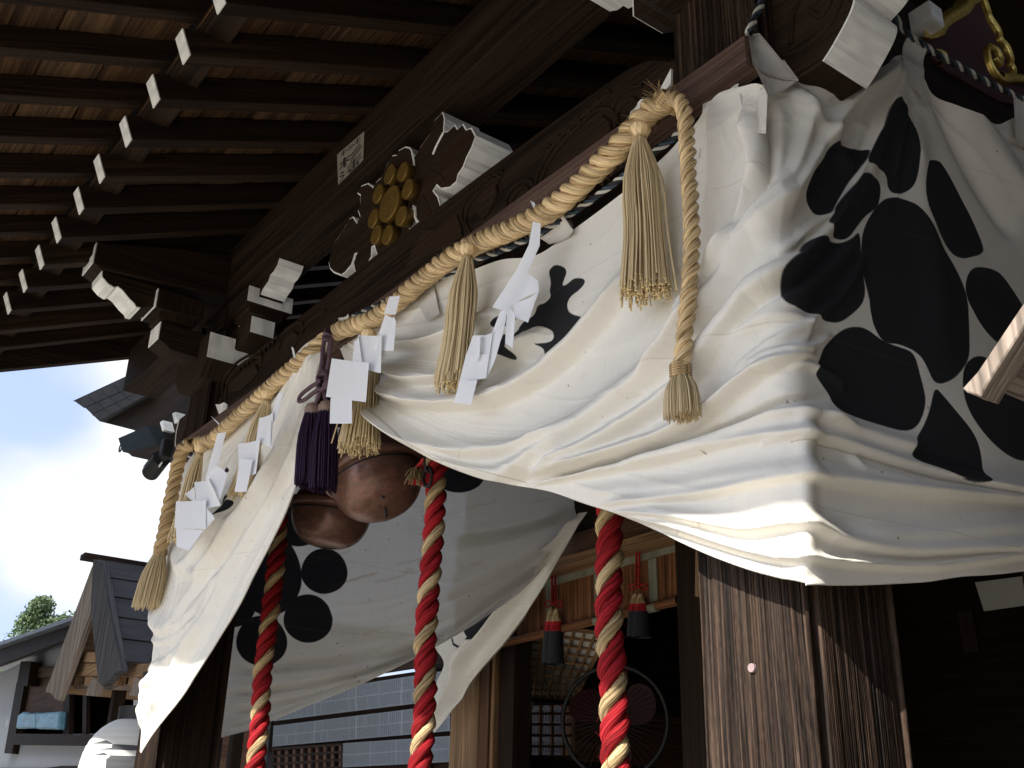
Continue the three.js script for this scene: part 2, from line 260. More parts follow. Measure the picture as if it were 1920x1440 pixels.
{
  const a = thing('porch_post', 'weathered square post with deep grain ridges and a peg head, under the crest curtain', 'post', [-0.135, 0, -0.135]);
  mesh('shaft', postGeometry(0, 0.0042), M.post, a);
  mesh('stone_base', box(-0.4, 0.13, 0, 0.12, -0.4, 0.13, 0, 0.02), M.stone, a);
  { const p = onZ(1408, 1252, 0.004); const g = new THREE.CylinderGeometry(0.0082, 0.0085, 0.006, 20).rotateX(Math.PI / 2); g.translate(p.x, p.y, 0.001); mesh('peg_head', g, M.peg, a); }
  const b = thing('porch_post', 'dark square post beside the paper lantern, behind the gathered curtain', 'post', [-3.505, 0, -0.135]);
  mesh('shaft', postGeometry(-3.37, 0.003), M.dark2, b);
  mesh('stone_base', box(-3.77, -3.24, 0, 0.12, -0.4, 0.13, 0, 0.02), M.stone, b);
}

// ---------- carved rainbow beam between the posts ----------
{
  const k = thing('rainbow_beam', 'dark carved arched beam with scroll relief above the straw rope', 'beam', [XC, 3.2, -0.135]);
  const top = [], bot = [], n = 40;
  for (let i = 0; i <= n; i++) { const x = -3.4 + 3.16 * i / n, q = Math.abs(x - XC) / 1.58; top.push([x, 3.605 - 0.055 * q * q - 0.1 * ss(0.86, 1, q)]); bot.push([x, 3.235 + 0.03 * ss(0.9, 0.5, q)]); }
  mesh('body', prismZ([...top, ...bot.reverse()], -0.035, 0.2, 0, 0.008), M.dark2, k);
  // raised cartouches and scrolls cut into the front face
  const Z = -0.035, plate = (l, d = 0.012) => mesh('carved_panel', prismZ(pz(l, Z + d), Z + d, d + 0.01, 0, 0.004), M.dark, k);
  plate([[1022, 352], [1035, 305], [1065, 262], [1105, 225], [1128, 214], [1142, 226], [1142, 252], [1108, 278], [1060, 318]]);
  plate([[890, 395], [900, 372], [918, 352], [928, 345], [930, 360], [918, 382], [926, 372], [912, 400], [902, 408]]);
  plate([[793, 430], [820, 428], [842, 412], [855, 402], [862, 420], [866, 440], [840, 458], [800, 478], [760, 500], [772, 468]], 0.008);
  plate([[430, 735], [440, 710], [458, 690], [478, 682], [482, 694], [470, 712], [450, 730]]);
  plate([[530, 650], [536, 630], [550, 620], [558, 628], [552, 645], [540, 660]]);
  const scroll = (l, r) => mesh('carved_scroll', tube(l.map(([a, b]) => onZ(a, b, Z + 0.002)), r, 40, 6), M.dark, k);
  scroll([[1012, 375], [1018, 330], [1045, 280], [1085, 238], [1125, 205], [1150, 210], [1155, 240]], 0.007);
  scroll([[1002, 378], [1008, 330], [1036, 276], [1078, 232], [1118, 196], [1142, 176]], 0.006);
  scroll([[884, 440], [874, 415], [880, 385], [900, 360], [925, 340], [938, 332], [934, 345]], 0.006);
  scroll([[876, 432], [866, 405], [874, 375], [896, 350], [920, 330]], 0.005);
  scroll([[960, 400], [962, 372], [974, 356], [988, 352], [992, 366], [980, 376]], 0.007);
  scroll([[950, 398], [952, 366], [970, 345], [996, 340], [1002, 360]], 0.006);
  scroll([[1160, 235], [1158, 212], [1170, 195], [1188, 185], [1194, 196], [1182, 208]], 0.008);
  scroll([[1148, 205], [1160, 182], [1184, 165], [1206, 160]], 0.006);
  scroll([[800, 470], [822, 450], [846, 430], [858, 405]], 0.005);
  scroll([[424, 748], [428, 715], [446, 690], [474, 672], [492, 672], [488, 690]], 0.008);
  scroll([[416, 752], [420, 712], [440, 684], [470, 664]], 0.007);
  scroll([[524, 655], [528, 630], [545, 612], [566, 606], [570, 622]], 0.007);
  scroll([[560, 640], [572, 612], [592, 592], [612, 582]], 0.006);
  for (let i = 0; i < 14; i++) { const t = i / 13, p = [[1020 + t * 120, 270 - t * 110], [870 + t * 60, 350 - t * 30]][i % 2]; scroll([[p[0], p[1] + 12], [p[0] + 6, p[1] + 2], [p[0] + 13, p[1] + 5], [p[0] + 10, p[1] + 12], [p[0] + 5, p[1] + 10]], 0.005); }
  for (let i = 0; i < 10; i++) { const x = 440 + i * 8, y = 690 - i * 6.5; scroll([[x, y + 16], [x + 2, y + 6], [x + 8, y], [x + 12, y + 4]], 0.008); }
  // white cut ends beside the posts
  mesh('painted_end', prismZ(pz([[1258, 128], [1258, 158], [1232, 188], [1215, 205], [1236, 170]], -0.028), -0.028, 0.02, 1), M.white, k);
  mesh('painted_end', prismZ(pz([[1178, 222], [1186, 200], [1202, 186], [1220, 184], [1214, 196], [1190, 216]], -0.03), -0.03, 0.02, 1), M.white, k);
  mesh('painted_end', prismZ(pz([[410, 776], [404, 758], [412, 758], [420, 754], [425, 758], [424, 768], [414, 776]], -0.028), -0.028, 0.02, 1), M.white, k);
}

// ---------- bracket sets over the posts (the near one mirrors the far one) ----------
function bracket(label, s) {                                                          // s = 1: far post, arms drawn as seen; s = -1: mirrored across the porch centre
  const mx = (x) => (s > 0 ? x : 2 * XC - x), B = (n, x0, x1, y0, y1, z0, z1, ax, m, p) => mesh(n, box(mx(x0), mx(x1), y0, y1, z0, z1, ax, 0.004), m, p);
  const g = thing('bracket_set', label, 'bracket', [mx(-3.505), 3.6, -0.135]);
  const dai = mesh('bearing_block', (() => { const pr = [[-3.64, 3.58], [-3.37, 3.58], [-3.32, 3.64], [-3.3, 3.655], [-3.3, 3.79], [-3.71, 3.79], [-3.71, 3.655], [-3.69, 3.64]]; return prismZ(pr.map(([x, y]) => [mx(x), y]), 0.065, 0.4, 0, 0.004); })(), M.dark, g);
  const cap = (n, x, y0, y1, z0, z1, p) => mesh(n, box(mx(x), mx(x + 0.004), y0, y1, z0, z1, 2), M.white, p);
  cap('painted_face', -3.3, 3.66, 3.788, -0.065, 0.062, dai); cap('painted_face', -3.3, 3.66, 3.735, -0.19, -0.067, dai); cap('painted_face', -3.3, 3.66, 3.788, -0.33, -0.192, dai);
  // arm along the beam
  const ax = mesh('arm', (() => { const pr = [[-3.86, 3.86], [-3.15, 3.86], [-3.15, 3.774], [-3.2, 3.745], [-3.3, 3.73], [-3.71, 3.73], [-3.81, 3.745], [-3.86, 3.774]]; return prismZ(pr.map(([x, y]) => [mx(x), y]), -0.072, 0.121, 0, 0.003); })(), M.dark, g);
  cap('painted_end', -3.15, 3.776, 3.858, -0.191, -0.074, ax); mesh('painted_end', box(mx(-3.864), mx(-3.86), 3.776, 3.858, -0.191, -0.074, 2), M.white, ax);
  // arm to the front
  const az = mesh('arm', (() => { const pr = [[0.262, 3.83], [0.262, 3.737], [0.2, 3.70], [0.06, 3.692], [-0.5, 3.692], [-0.5, 3.83]]; return prismX(pr, s > 0 ? -3.42 : mx(-3.56), 0.14, 2, 0.003); })(), M.dark2, g);
  mesh('painted_end', box(mx(-3.422), mx(-3.558), 3.739, 3.828, 0.262, 0.266, 0), M.white, az);
  const blk = (n, x0, x1, y0, y1, z0, z1) => { const o = B(n, x0, x1, y0 + 0.02, y1, z0, z1, 0, M.dark2, g); const d = 0.03; mesh('block_foot', box(mx(x0 + d), mx(x1 - d), y0 - 0.015, y0 + 0.02, z0 + d, z1 - d, 0), M.dark, o); return o; };
  const m1 = blk('small_block', -3.33, -3.1, 3.88, 3.985, -0.25, -0.02); cap('painted_face', -3.1, 3.905, 3.983, -0.075, -0.022, m1); cap('painted_face', -3.1, 3.905, 3.94, -0.195, -0.077, m1); cap('painted_face', -3.1, 3.905, 3.983, -0.248, -0.197, m1);
  blk('small_block', -3.91, -3.68, 3.88, 3.985, -0.25, -0.02);
  const m2 = blk('small_block', -3.61, -3.38, 3.86, 3.985, -0.25, -0.02); cap('painted_face', -3.38, 3.885, 3.983, -0.248, -0.1, m2);
  const m3 = blk('small_block', -3.605, -3.4, 3.865, 3.985, 0.075, 0.305); mesh('painted_face', box(mx(-3.402), mx(-3.603), 3.887, 3.94, 0.305, 0.309, 0), M.white, m3); mesh('painted_face', box(mx(-3.402), mx(-3.44), 3.942, 3.983, 0.305, 0.309, 0), M.white, m3);
  // carved bearer under the purlin, both ends cut to a white wave
  const wave = [[-2.9, 4.064], [-2.915, 4.035], [-2.95, 4.015], [-2.985, 4.012], [-3.0, 3.985], [-3.04, 3.972], [-3.06, 3.965], [-3.075, 3.945]];
  const full = [...wave, ...wave.map(([x, y]) => [-7.01 - x, y]).reverse()];
  const be = mesh('carved_bearer', prismZ(full.map(([x, y]) => [mx(x), y]), -0.075, 0.12, 0, 0.003), M.dark, g);
  const skin = (pr) => { const o = [], q = []; for (const [x, y] of pr) { o.push([mx(x), y]); } const th = 0.004; for (let i = 0; i < pr.length - 1; i++) q.push(bar(V3(o[i][0] + 0.001 * s, o[i][1] - 0.003, -0.135), V3(o[i + 1][0] + 0.001 * s, o[i + 1][1] - 0.003, -0.135), 0.122, th)); return merge(q); };
  mesh('painted_wave', skin(wave), M.white, be); mesh('painted_wave', skin(wave.map(([x, y]) => [-7.01 - x, y])), M.white, be);
  // beam to the front with its carved nose below
  const fb = mesh('front_beam', prismX([[0.615, 4.13], [0.615, 4.02], [0.58, 4.0], [-0.03, 4.0 + 0.058], [-0.03, 4.3], [0.3, 4.22]], s > 0 ? -3.42 : mx(-3.59), 0.17, 2, 0.004), M.dark2, g);
  mesh('painted_end', box(mx(-3.422), mx(-3.588), 4.022, 4.075, 0.615, 0.62, 0), M.white, fb); mesh('painted_end', box(mx(-3.422), mx(-3.45), 4.076, 4.128, 0.615, 0.62, 0), M.white, fb);
  const nose = [[0.565, 4.0], [0.56, 3.97], [0.53, 3.945], [0.5, 3.935], [0.485, 3.945], [0.46, 3.935], [0.42, 3.9], [0.395, 3.885], [0.385, 3.87], [0.365, 3.872]];
  const no = mesh('carved_nose', prismX([...nose, [0.1, 3.985], [0.1, 4.01]], s > 0 ? -3.43 : mx(-3.58), 0.15, 2, 0.003), M.dark, g);
  { const q = []; for (let i = 0; i < nose.length - 1; i++) q.push(bar(V3(mx(-3.505), nose[i][1] - 0.002, nose[i][0] + 0.003), V3(mx(-3.505), nose[i + 1][1] - 0.002, nose[i + 1][0] + 0.003), 0.152, 0.004, 2, V3(0, 1, 0))); mesh('painted_wave', merge(q), M.white, no); }
  return g;
}
bracket('cluster of dark bracket blocks with white ends beside the sky, over the far post', 1);
bracket('bracket blocks with white ends directly above the curtain rail end', -1);

// ---------- carved beam noses that pass the posts ----------
function beamNose(label, s) {
  const mx = (x) => (s > 0 ? x : 2 * XC - x), g = thing('beam_nose', label, 'beam end', [mx(0.2), 3.4, -0.12]);
  const prof = [[-0.02, 3.2], [0.12, 3.2], [0.15, 3.224], [0.2, 3.275], [0.216, 3.31], [0.2, 3.335], [0.25, 3.362], [0.3, 3.42], [0.32, 3.5], [0.3, 3.57], [-0.02, 3.57]];
  const P0 = prof.slice(1, 10), sp = []; for (let i = 0; i <= 32; i++) sp.push(spline(P0, i / 32)); prof.splice(1, 9, ...sp);
  const body = mesh('nose', prismZ(prof.map(([x, y]) => [mx(x), y]), -0.06, 0.15, 0, 0.005), M.dark, g);
  const q = []; for (let i = 1; i < 33; i++) q.push(bar(V3(mx(prof[i][0] + 0.003), prof[i][1], -0.135), V3(mx(prof[i + 1][0] + 0.003), prof[i + 1][1], -0.135), 0.152, 0.005));
  mesh('painted_end', merge(q), M.white, body);
  for (const l of [[[0.08, 3.3], [0.1, 3.38], [0.16, 3.43], [0.22, 3.41], [0.23, 3.35], [0.19, 3.32], [0.16, 3.35]], [[0.05, 3.28], [0.12, 3.27], [0.2, 3.28], [0.26, 3.33], [0.28, 3.41], [0.24, 3.47]]]) mesh('carved_scroll', tube(l.map(([x, y]) => V3(mx(x * 0.8 - 0.02), y, -0.059)), 0.008, 40, 6), M.dark, body);
}
beamNose('carved beam nose with white painted end above the crest curtain', 1);
beamNose('dark carved beam nose beyond the far post, above the security camera', -1);

// ---------- frog-leg strut with gold plum crest ----------
{
  const Zf = -0.06, z4 = (l) => l.map(([x, y]) => [600 + x * 0.236, 200 + y * 0.236]);
  const out = z4([[70, 1240], [80, 1190], [110, 1090], [180, 985], [240, 888], [265, 872], [300, 925], [320, 880], [302, 830], [320, 770], [322, 710], [296, 690], [330, 628], [385, 606], [432, 640], [445, 600], [490, 560], [520, 480], [580, 386], [615, 380], [627, 346], [680, 316], [715, 322], [760, 390], [800, 320], [870, 220], [910, 110], [975, 40], [992, 90], [985, 200], [1020, 192], [1075, 142], [1095, 175], [1140, 136], [1165, 180], [1205, 166], [1240, 230], [1210, 320], [1170, 400], [1140, 480], [1100, 540], [1085, 600], [1030, 650], [960, 660], [925, 626], [900, 660], [940, 712], [965, 815], [870, 900], [800, 940], [766, 890], [760, 800], [740, 810], [735, 900], [700, 1010], [580, 1105], [462, 1198], [432, 1110], [414, 1110], [410, 1190], [370, 1270], [286, 1336], [268, 1245], [298, 1160], [280, 1170], [250, 1260], [200, 1322], [165, 1345], [110, 1322], [80, 1290]]);
  const pts = pz(out, Zf);
  const k = thing('frog_leg_strut', 'dark curling strut with white painted edges, between beam and eave purlin', 'strut', [XC, 3.6, -0.13]);
  mesh('painted_body', prismZ(pts, Zf, 0.16, 0), M.white, k);
  mesh('front_face', prismZ(inset(pts, 0.007), Zf + 0.003, 0.01, 0), M.dark, k);
  for (const l of [[[900, 380], [935, 300], [985, 205]], [[752, 500], [748, 430], [735, 360]], [[745, 790], [765, 890], [800, 935]]]) mesh('painted_line', tube(z4(l).map(([a, b]) => onZ(a, b, Zf + 0.002)), 0.006, 16, 6), M.white, k);
  for (const l of [[[860, 480], [900, 520], [960, 540], [1000, 600]], [[820, 700], [860, 780], [890, 850]], [[180, 1100], [230, 1060], [260, 1000]], [[200, 1230], [260, 1180], [300, 1060]], [[900, 460], [950, 470], [1010, 430], [1090, 420]]]) mesh('carved_line', tube(z4(l).map(([a, b]) => onZ(a, b, Zf + 0.001)), 0.004, 16, 5), M.old, k);
  const c = thing('plum_crest', 'gold plum blossom crest of round discs on the strut', 'crest', onZ(729, 380, -0.03).toArray());
  const disc = (x, y, r, z, n) => { const p = onZ(600 + x * 0.236, 200 + y * 0.236, z); const g = new THREE.LatheGeometry([[0, 0], [r * 0.97, 0], [r, -0.004], [r, -0.04], [0, -0.04]].map(([a, b]) => new THREE.Vector2(a, b)).reverse(), 36).rotateX(Math.PI / 2); g.translate(p.x, p.y, p.z); mesh(n, g, M.gold, c); };
  for (const [x, y] of [[548, 535], [650, 515], [690, 650], [640, 865], [530, 1015], [440, 1015], [418, 885], [455, 690]]) disc(x, y, 0.0385, -0.02, 'petal_disc');
  disc(545, 768, 0.072, -0.012, 'centre_disc');
}

// ---------- paper pilgrim slip on the purlin ----------
{
  const cv = document.createElement('canvas'); cv.width = 128; cv.height = 256; const x = cv.getContext('2d');
  x.fillStyle = '#8b8376'; x.fillRect(0, 0, 128, 256); x.strokeStyle = '#1c1815'; x.lineCap = 'round';
  const st = (w, ...l) => { x.lineWidth = w; x.beginPath(); x.moveTo(l[0], l[1]); for (let i = 2; i < l.length; i += 2) x.lineTo(l[i], l[i + 1]); x.stroke(); };
  st(13, 34, 82, 34, 150); st(11, 14, 100, 56, 96); st(10, 34, 104, 12, 140); st(9, 36, 106, 56, 128); st(12, 104, 74, 66, 102); st(12, 110, 98, 66, 128); st(12, 114, 120, 64, 154);
  st(10, 16, 178, 28, 190); st(10, 12, 202, 26, 212); st(10, 30, 222, 12, 244); st(11, 48, 176, 112, 172); st(10, 50, 196, 110, 192); st(10, 80, 168, 80, 246); st(11, 44, 218, 116, 214); st(10, 60, 246, 104, 240); st(10, 58, 228, 66, 238); st(10, 100, 226, 94, 238);
  st(6, 20, 22, 42, 20); st(6, 20, 36, 44, 34); st(6, 30, 14, 30, 50); st(5, 84, 18, 108, 18); st(5, 84, 30, 108, 30); st(5, 96, 12, 96, 52); st(5, 82, 46, 110, 46);
  x.lineWidth = 4; x.beginPath(); x.arc(64, 34, 14, 0, 7); x.stroke(); st(4, 56, 34, 72, 34); st(4, 64, 24, 64, 44);
  const t = new THREE.CanvasTexture(cv); t.colorSpace = THREE.SRGBColorSpace;
  const q = [[634, 347], [681, 300], [683, 246], [632, 290]].map(([a, b]) => onZ(a, b, -0.028));
  const g = new THREE.BufferGeometry(); g.setAttribute('position', new THREE.Float32BufferAttribute(q.flatMap((p) => p.toArray()), 3)); g.setAttribute('uv', new THREE.Float32BufferAttribute([0, 0, 1, 0, 1, 1, 0, 1], 2)); g.setIndex([0, 1, 2, 0, 2, 3]); g.computeVertexNormals();
  tag(mesh('paper_slip', g, new THREE.MeshStandardMaterial({ map: t, roughness: 0.9 })), 'old paper slip with black brush writing pasted on the eave beam', 'paper slip');
}

// ---------- rail that carries rope and curtain ----------
tag(mesh('curtain_rail', box(-3.56, 0.01, 3.205, 3.288, 0.005, 0.062, 0, 0.004), M.rail), 'plain brown rail across the front of the posts behind the straw rope', 'rail');

// ---------- draped cloth ----------
// A cloth lives in its own flat coordinates (U along, V = height). Fold lines were read off the photograph.
function foldField(list) {
  const fs = list.map(([p, a, u0, d0, fade = 0.18]) => { const u = u0 * 0.8, d = d0 * 0.8; const q = []; for (let i = 0; i <= 24; i++) q.push(spline(p, i / 24)); const L = [0]; for (let i = 1; i < q.length; i++) L.push(L[i - 1] + Math.hypot(q[i][0] - q[i - 1][0], q[i][1] - q[i - 1][1])); const m = 3 * Math.max(u, d), xs = q.map((e) => e[0]), ys = q.map((e) => e[1]); return { q, L, a, u, d, fade, b: [Math.min(...xs) - m, Math.max(...xs) + m, Math.min(...ys) - m, Math.max(...ys) + m] }; });
  return (x, y) => {
    let h = 0;
    for (const f of fs) {
      if (x < f.b[0] || x > f.b[1] || y < f.b[2] || y > f.b[3]) continue;
      let best = 1e9, s = 0, side = 1;
      for (let i = 0; i < f.q.length - 1; i++) {
        const ax = f.q[i][0], ay = f.q[i][1], dx = f.q[i + 1][0] - ax, dy = f.q[i + 1][1] - ay, l2 = dx * dx + dy * dy; let t = ((x - ax) * dx + (y - ay) * dy) / l2; const tc = Math.min(1, Math.max(0, t));
        const ex = x - ax - tc * dx, ey = y - ay - tc * dy, e = ex * ex + ey * ey;
        if (e < best) { best = e; s = (f.L[i] + tc * (f.L[i + 1] - f.L[i])) / f.L[f.L.length - 1]; side = dx * ey - dy * ex >= 0 ? 1 : -1; }
      }
      const dd = Math.sqrt(best), w = side > 0 ? f.d : f.u, g = Math.exp(-(dd / w) * (dd / w));
      if (g < 0.002) continue;
      const fd = f.fade ? ss(0, f.fade, s) * ss(0, f.fade, 1 - s) : 1;
      h += f.a * g * fd;
    }
    return h;
  };
}
function clothMaterial(draw, u0, u1, v0, v1, res, colour, opt = {}) {
  const cv = document.createElement('canvas'); cv.width = res; cv.height = Math.round(res * (v1 - v0) / (u1 - u0)); const x = cv.getContext('2d');
  const [r, g, b] = colour; x.fillStyle = `rgb(${r},${g},${b})`; x.fillRect(0, 0, cv.width, cv.height);
  // slubs, faint washed-in dirt and small specks of the cotton
  for (let i = 0; i < 5000; i++) { const t = rnd(); x.strokeStyle = t < 0.5 ? 'rgba(120,105,80,0.04)' : 'rgba(255,255,250,0.05)'; x.lineWidth = rr(0.5, 1.4); const a = rnd() * cv.width, c = rnd() * cv.height, l = rr(4, 22); x.beginPath(); x.moveTo(a, c); if (rnd() < 0.5) x.lineTo(a + l, c); else x.lineTo(a, c + l); x.stroke(); }
  for (let i = 0; i < 70; i++) { const a = rnd() * cv.width, c = rnd() * cv.height, R = rr(6, 34), gr = x.createRadialGradient(a, c, 0, a, c, R); gr.addColorStop(0, `rgba(150,120,80,${rr(0.02, 0.07)})`); gr.addColorStop(1, 'rgba(150,120,80,0)'); x.fillStyle = gr; x.fillRect(a - R, c - R, 2 * R, 2 * R); }
  for (let i = 0; i < 170; i++) { x.fillStyle = `rgba(70,50,35,${rr(0.25, 0.7)})`; x.beginPath(); x.arc(rnd() * cv.width, rnd() * cv.height, rr(0.4, 1.5), 0, 7); x.fill(); }
  const map = ([U, V]) => [(U - u0) / (u1 - u0) * cv.width, (v1 - V) / (v1 - v0) * cv.height];
  x.fillStyle = '#15161a';
  draw(x, map);
  // threads that took less of the dye, and the seams between the sewn widths
  for (let i = 0; i < 4200; i++) { x.strokeStyle = rnd() < 0.5 ? 'rgba(96,98,104,0.07)' : 'rgba(0,0,0,0.025)'; x.lineWidth = rr(0.5, 1.1); const a = rnd() * cv.width, c = rnd() * cv.height, l = rr(4, 26); x.beginPath(); x.moveTo(a, c); if (rnd() < 0.5) x.lineTo(a + l, c); else x.lineTo(a, c + l); x.stroke(); }
  for (let V = 0.33; V < 4; V += 0.37) { const [, yy] = map([u0, V]); if (yy < 0 || yy > cv.height) continue; x.strokeStyle = 'rgba(105,90,66,0.14)'; x.lineWidth = 1.1; x.beginPath(); for (let a = 0; a <= cv.width; a += 8) x.lineTo(a, yy + 0.6 * Math.sin(a * 0.05)); x.stroke(); x.strokeStyle = 'rgba(255,255,250,0.12)'; x.beginPath(); x.moveTo(0, yy + 2); x.lineTo(cv.width, yy + 2); x.stroke(); }
  const t = new THREE.CanvasTexture(cv); t.colorSpace = THREE.SRGBColorSpace; t.anisotropy = 8;
  const w = T.weave.clone(); w.repeat.set((u1 - u0) * 9, (v1 - v0) * 9); w.needsUpdate = true;
  return new THREE.MeshPhysicalMaterial({ map: t, roughness: 0.92, bumpMap: w, bumpScale: 0.0006, sheen: 0.15, sheenRoughness: 0.7, side: THREE.DoubleSide, ...opt });
}
function blob(x, map, from, list) { const p = list.map(([a, b]) => map(from(a, b))); x.beginPath(); const n = p.length, mid = (a, b) => [(a[0] + b[0]) / 2, (a[1] + b[1]) / 2]; let m = mid(p[n - 1], p[0]); x.moveTo(...m); for (let i = 0; i < n; i++) { m = mid(p[i], p[(i + 1) % n]); x.quadraticCurveTo(p[i][0], p[i][1], m[0], m[1]); } x.closePath(); x.fill(); }
function poly(x, map, from, list) { x.beginPath(); list.forEach(([a, b], i) => { const q = map(from(a, b)); i ? x.lineTo(...q) : x.moveTo(...q); }); x.closePath(); x.fill(); }
function clothGeometry({ top, hem, ns, nt, base, normal, from, fold, bulge = () => 0, range, gain = 2.3, ripple = () => 0 }) {
  // top / hem: pixel outlines traced point against point; base(U,V) is the taut cloth, folds lift it along its normal
  const pos = [], uv = [], idx = [], [u0, u1, v0, v1] = range;
  const hAt = (U, V) => { const b = base(U, V), q = toPx(b); return { h: bulge(U, V) + gain * fold(q[0], q[1]) * q[2] / F, b }; };
  const edge = (p) => { let [U, V] = from(p[0], p[1]); for (let i = 0; i < 3; i++) { const h = bulge(U, V); [U, V] = from(p[0], p[1], h); } return [U, V]; };
  const tp = [], hp = []; for (let i = 0; i <= ns; i++) { tp.push(edge(spline(top, i / ns))); hp.push(edge(spline(hem, i / ns))); }
  for (let j = 0; j <= nt; j++) for (let i = 0; i <= ns; i++) {
    const k = j / nt, U = tp[i][0] + (hp[i][0] - tp[i][0]) * k, V = tp[i][1] + (hp[i][1] - tp[i][1]) * k;
    let { h, b } = hAt(U, V);
    h += 0.002 * (fbm(U * 9 + 3, V * 9, 1.5, 3) - 0.45); { const q = toPx(b); h += ripple(i / ns, k, q[0], q[1]) * q[2] / F; }
    const n = normal(U, V); pos.push(b.x + n.x * h, b.y + n.y * h, b.z + n.z * h); uv.push((U - u0) / (u1 - u0), (V - v0) / (v1 - v0));
  }
  for (let j = 0; j < nt; j++) for (let i = 0; i < ns; i++) { const a = j * (ns + 1) + i, b = a + 1, c = a + ns + 1, d = c + 1; idx.push(a, c, b, b, c, d); }
  // turned hem: the cloth's edge folded back a little so that it has thickness
  const nb = pos.length / 3; for (let i = 0; i <= ns; i++) { const a = nt * (ns + 1) + i, n = normal(hp[i][0], hp[i][1]); pos.push(pos[3 * a] - n.x * 0.006, pos[3 * a + 1] + 0.004, pos[3 * a + 2] - n.z * 0.006); uv.push(uv[2 * a], uv[2 * a + 1]); }
  for (let i = 0; i < ns; i++) { const a = nt * (ns + 1) + i, c = nb + i; idx.push(a, c, a + 1, a + 1, c, c + 1); }
  const g = new THREE.BufferGeometry(); g.setAttribute('position', new THREE.Float32BufferAttribute(pos, 3)); g.setAttribute('uv', new THREE.Float32BufferAttribute(uv, 2)); g.setIndex(idx); g.computeVertexNormals(); return g;
}
function patch(pts, z, n = 8, curl = 0) {                                                // a small four-sided piece of cloth or paper: pts = 4 world corners (a, b, c, d round)
  const [a, b, c, d] = pts, pos = [], uv = [], idx = [], nn = b.clone().sub(a).cross(d.clone().sub(a)).normalize();
  for (let j = 0; j <= n; j++) for (let i = 0; i <= n; i++) { const s = i / n, t = j / n, p = a.clone().multiplyScalar((1 - s) * (1 - t)).addScaledVector(b, s * (1 - t)).addScaledVector(c, s * t).addScaledVector(d, (1 - s) * t).addScaledVector(nn, curl * Math.sin(Math.PI * s) * (0.4 + 0.6 * Math.sin(Math.PI * t * 0.5 + 0.8))); pos.push(p.x, p.y, p.z); uv.push(s, t); }
  for (let j = 0; j < n; j++) for (let i = 0; i < n; i++) { const q = j * (n + 1) + i; idx.push(q, q + 1, q + n + 1, q + 1, q + n + 2, q + n + 1); }
  const g = new THREE.BufferGeometry(); g.setAttribute('position', new THREE.Float32BufferAttribute(pos, 3)); g.setAttribute('uv', new THREE.Float32BufferAttribute(uv, 2)); g.setIndex(idx); g.computeVertexNormals(); return g;
}

// ----- crest curtain: hangs along the front from the tie to the near post, turns the corner and runs back along the side -----
const XR = 0.04, ZF = 0.05, RC = 0.035;
const pathP = (U) => (U < 0 ? [XR + U, ZF] : [XR, ZF - U]);
const foldPath = (U) => { if (Math.abs(U) > RC) return pathP(U); const k = (U + RC) / (2 * RC), a = pathP(-RC), b = [XR, ZF], c = pathP(RC); return [0, 1].map((i) => (1 - k) * (1 - k) * a[i] + 2 * k * (1 - k) * b[i] + k * k * c[i]); };
const nearBase = (U, V) => { const [x, z] = foldPath(U); return V3(x, V, z); };
const nearNormal = (U) => { const k = Math.min(1, Math.max(0, (U + RC) / (2 * RC))) * Math.PI / 2; return V3(Math.sin(k), 0, Math.cos(k)); };
const nearFrom = (px, py, h = 0) => { const a = onZ(px, py, ZF + h), U = a.x - XR; if (U < h) return [Math.min(U, 0), a.y]; const b = onX(px, py, XR + h); return [Math.max(0, ZF - b.z), b.y]; };
const nearBulge = (U, V) => { const low = ss(3.2, 2.4, V); return U < 0 ? 0.018 * low + 0.012 * Math.sin(Math.min(1, -U / 1.9) * Math.PI) * low : 0.018 * low + 0.05 * ss(0.02, 0.6, U) * low; };
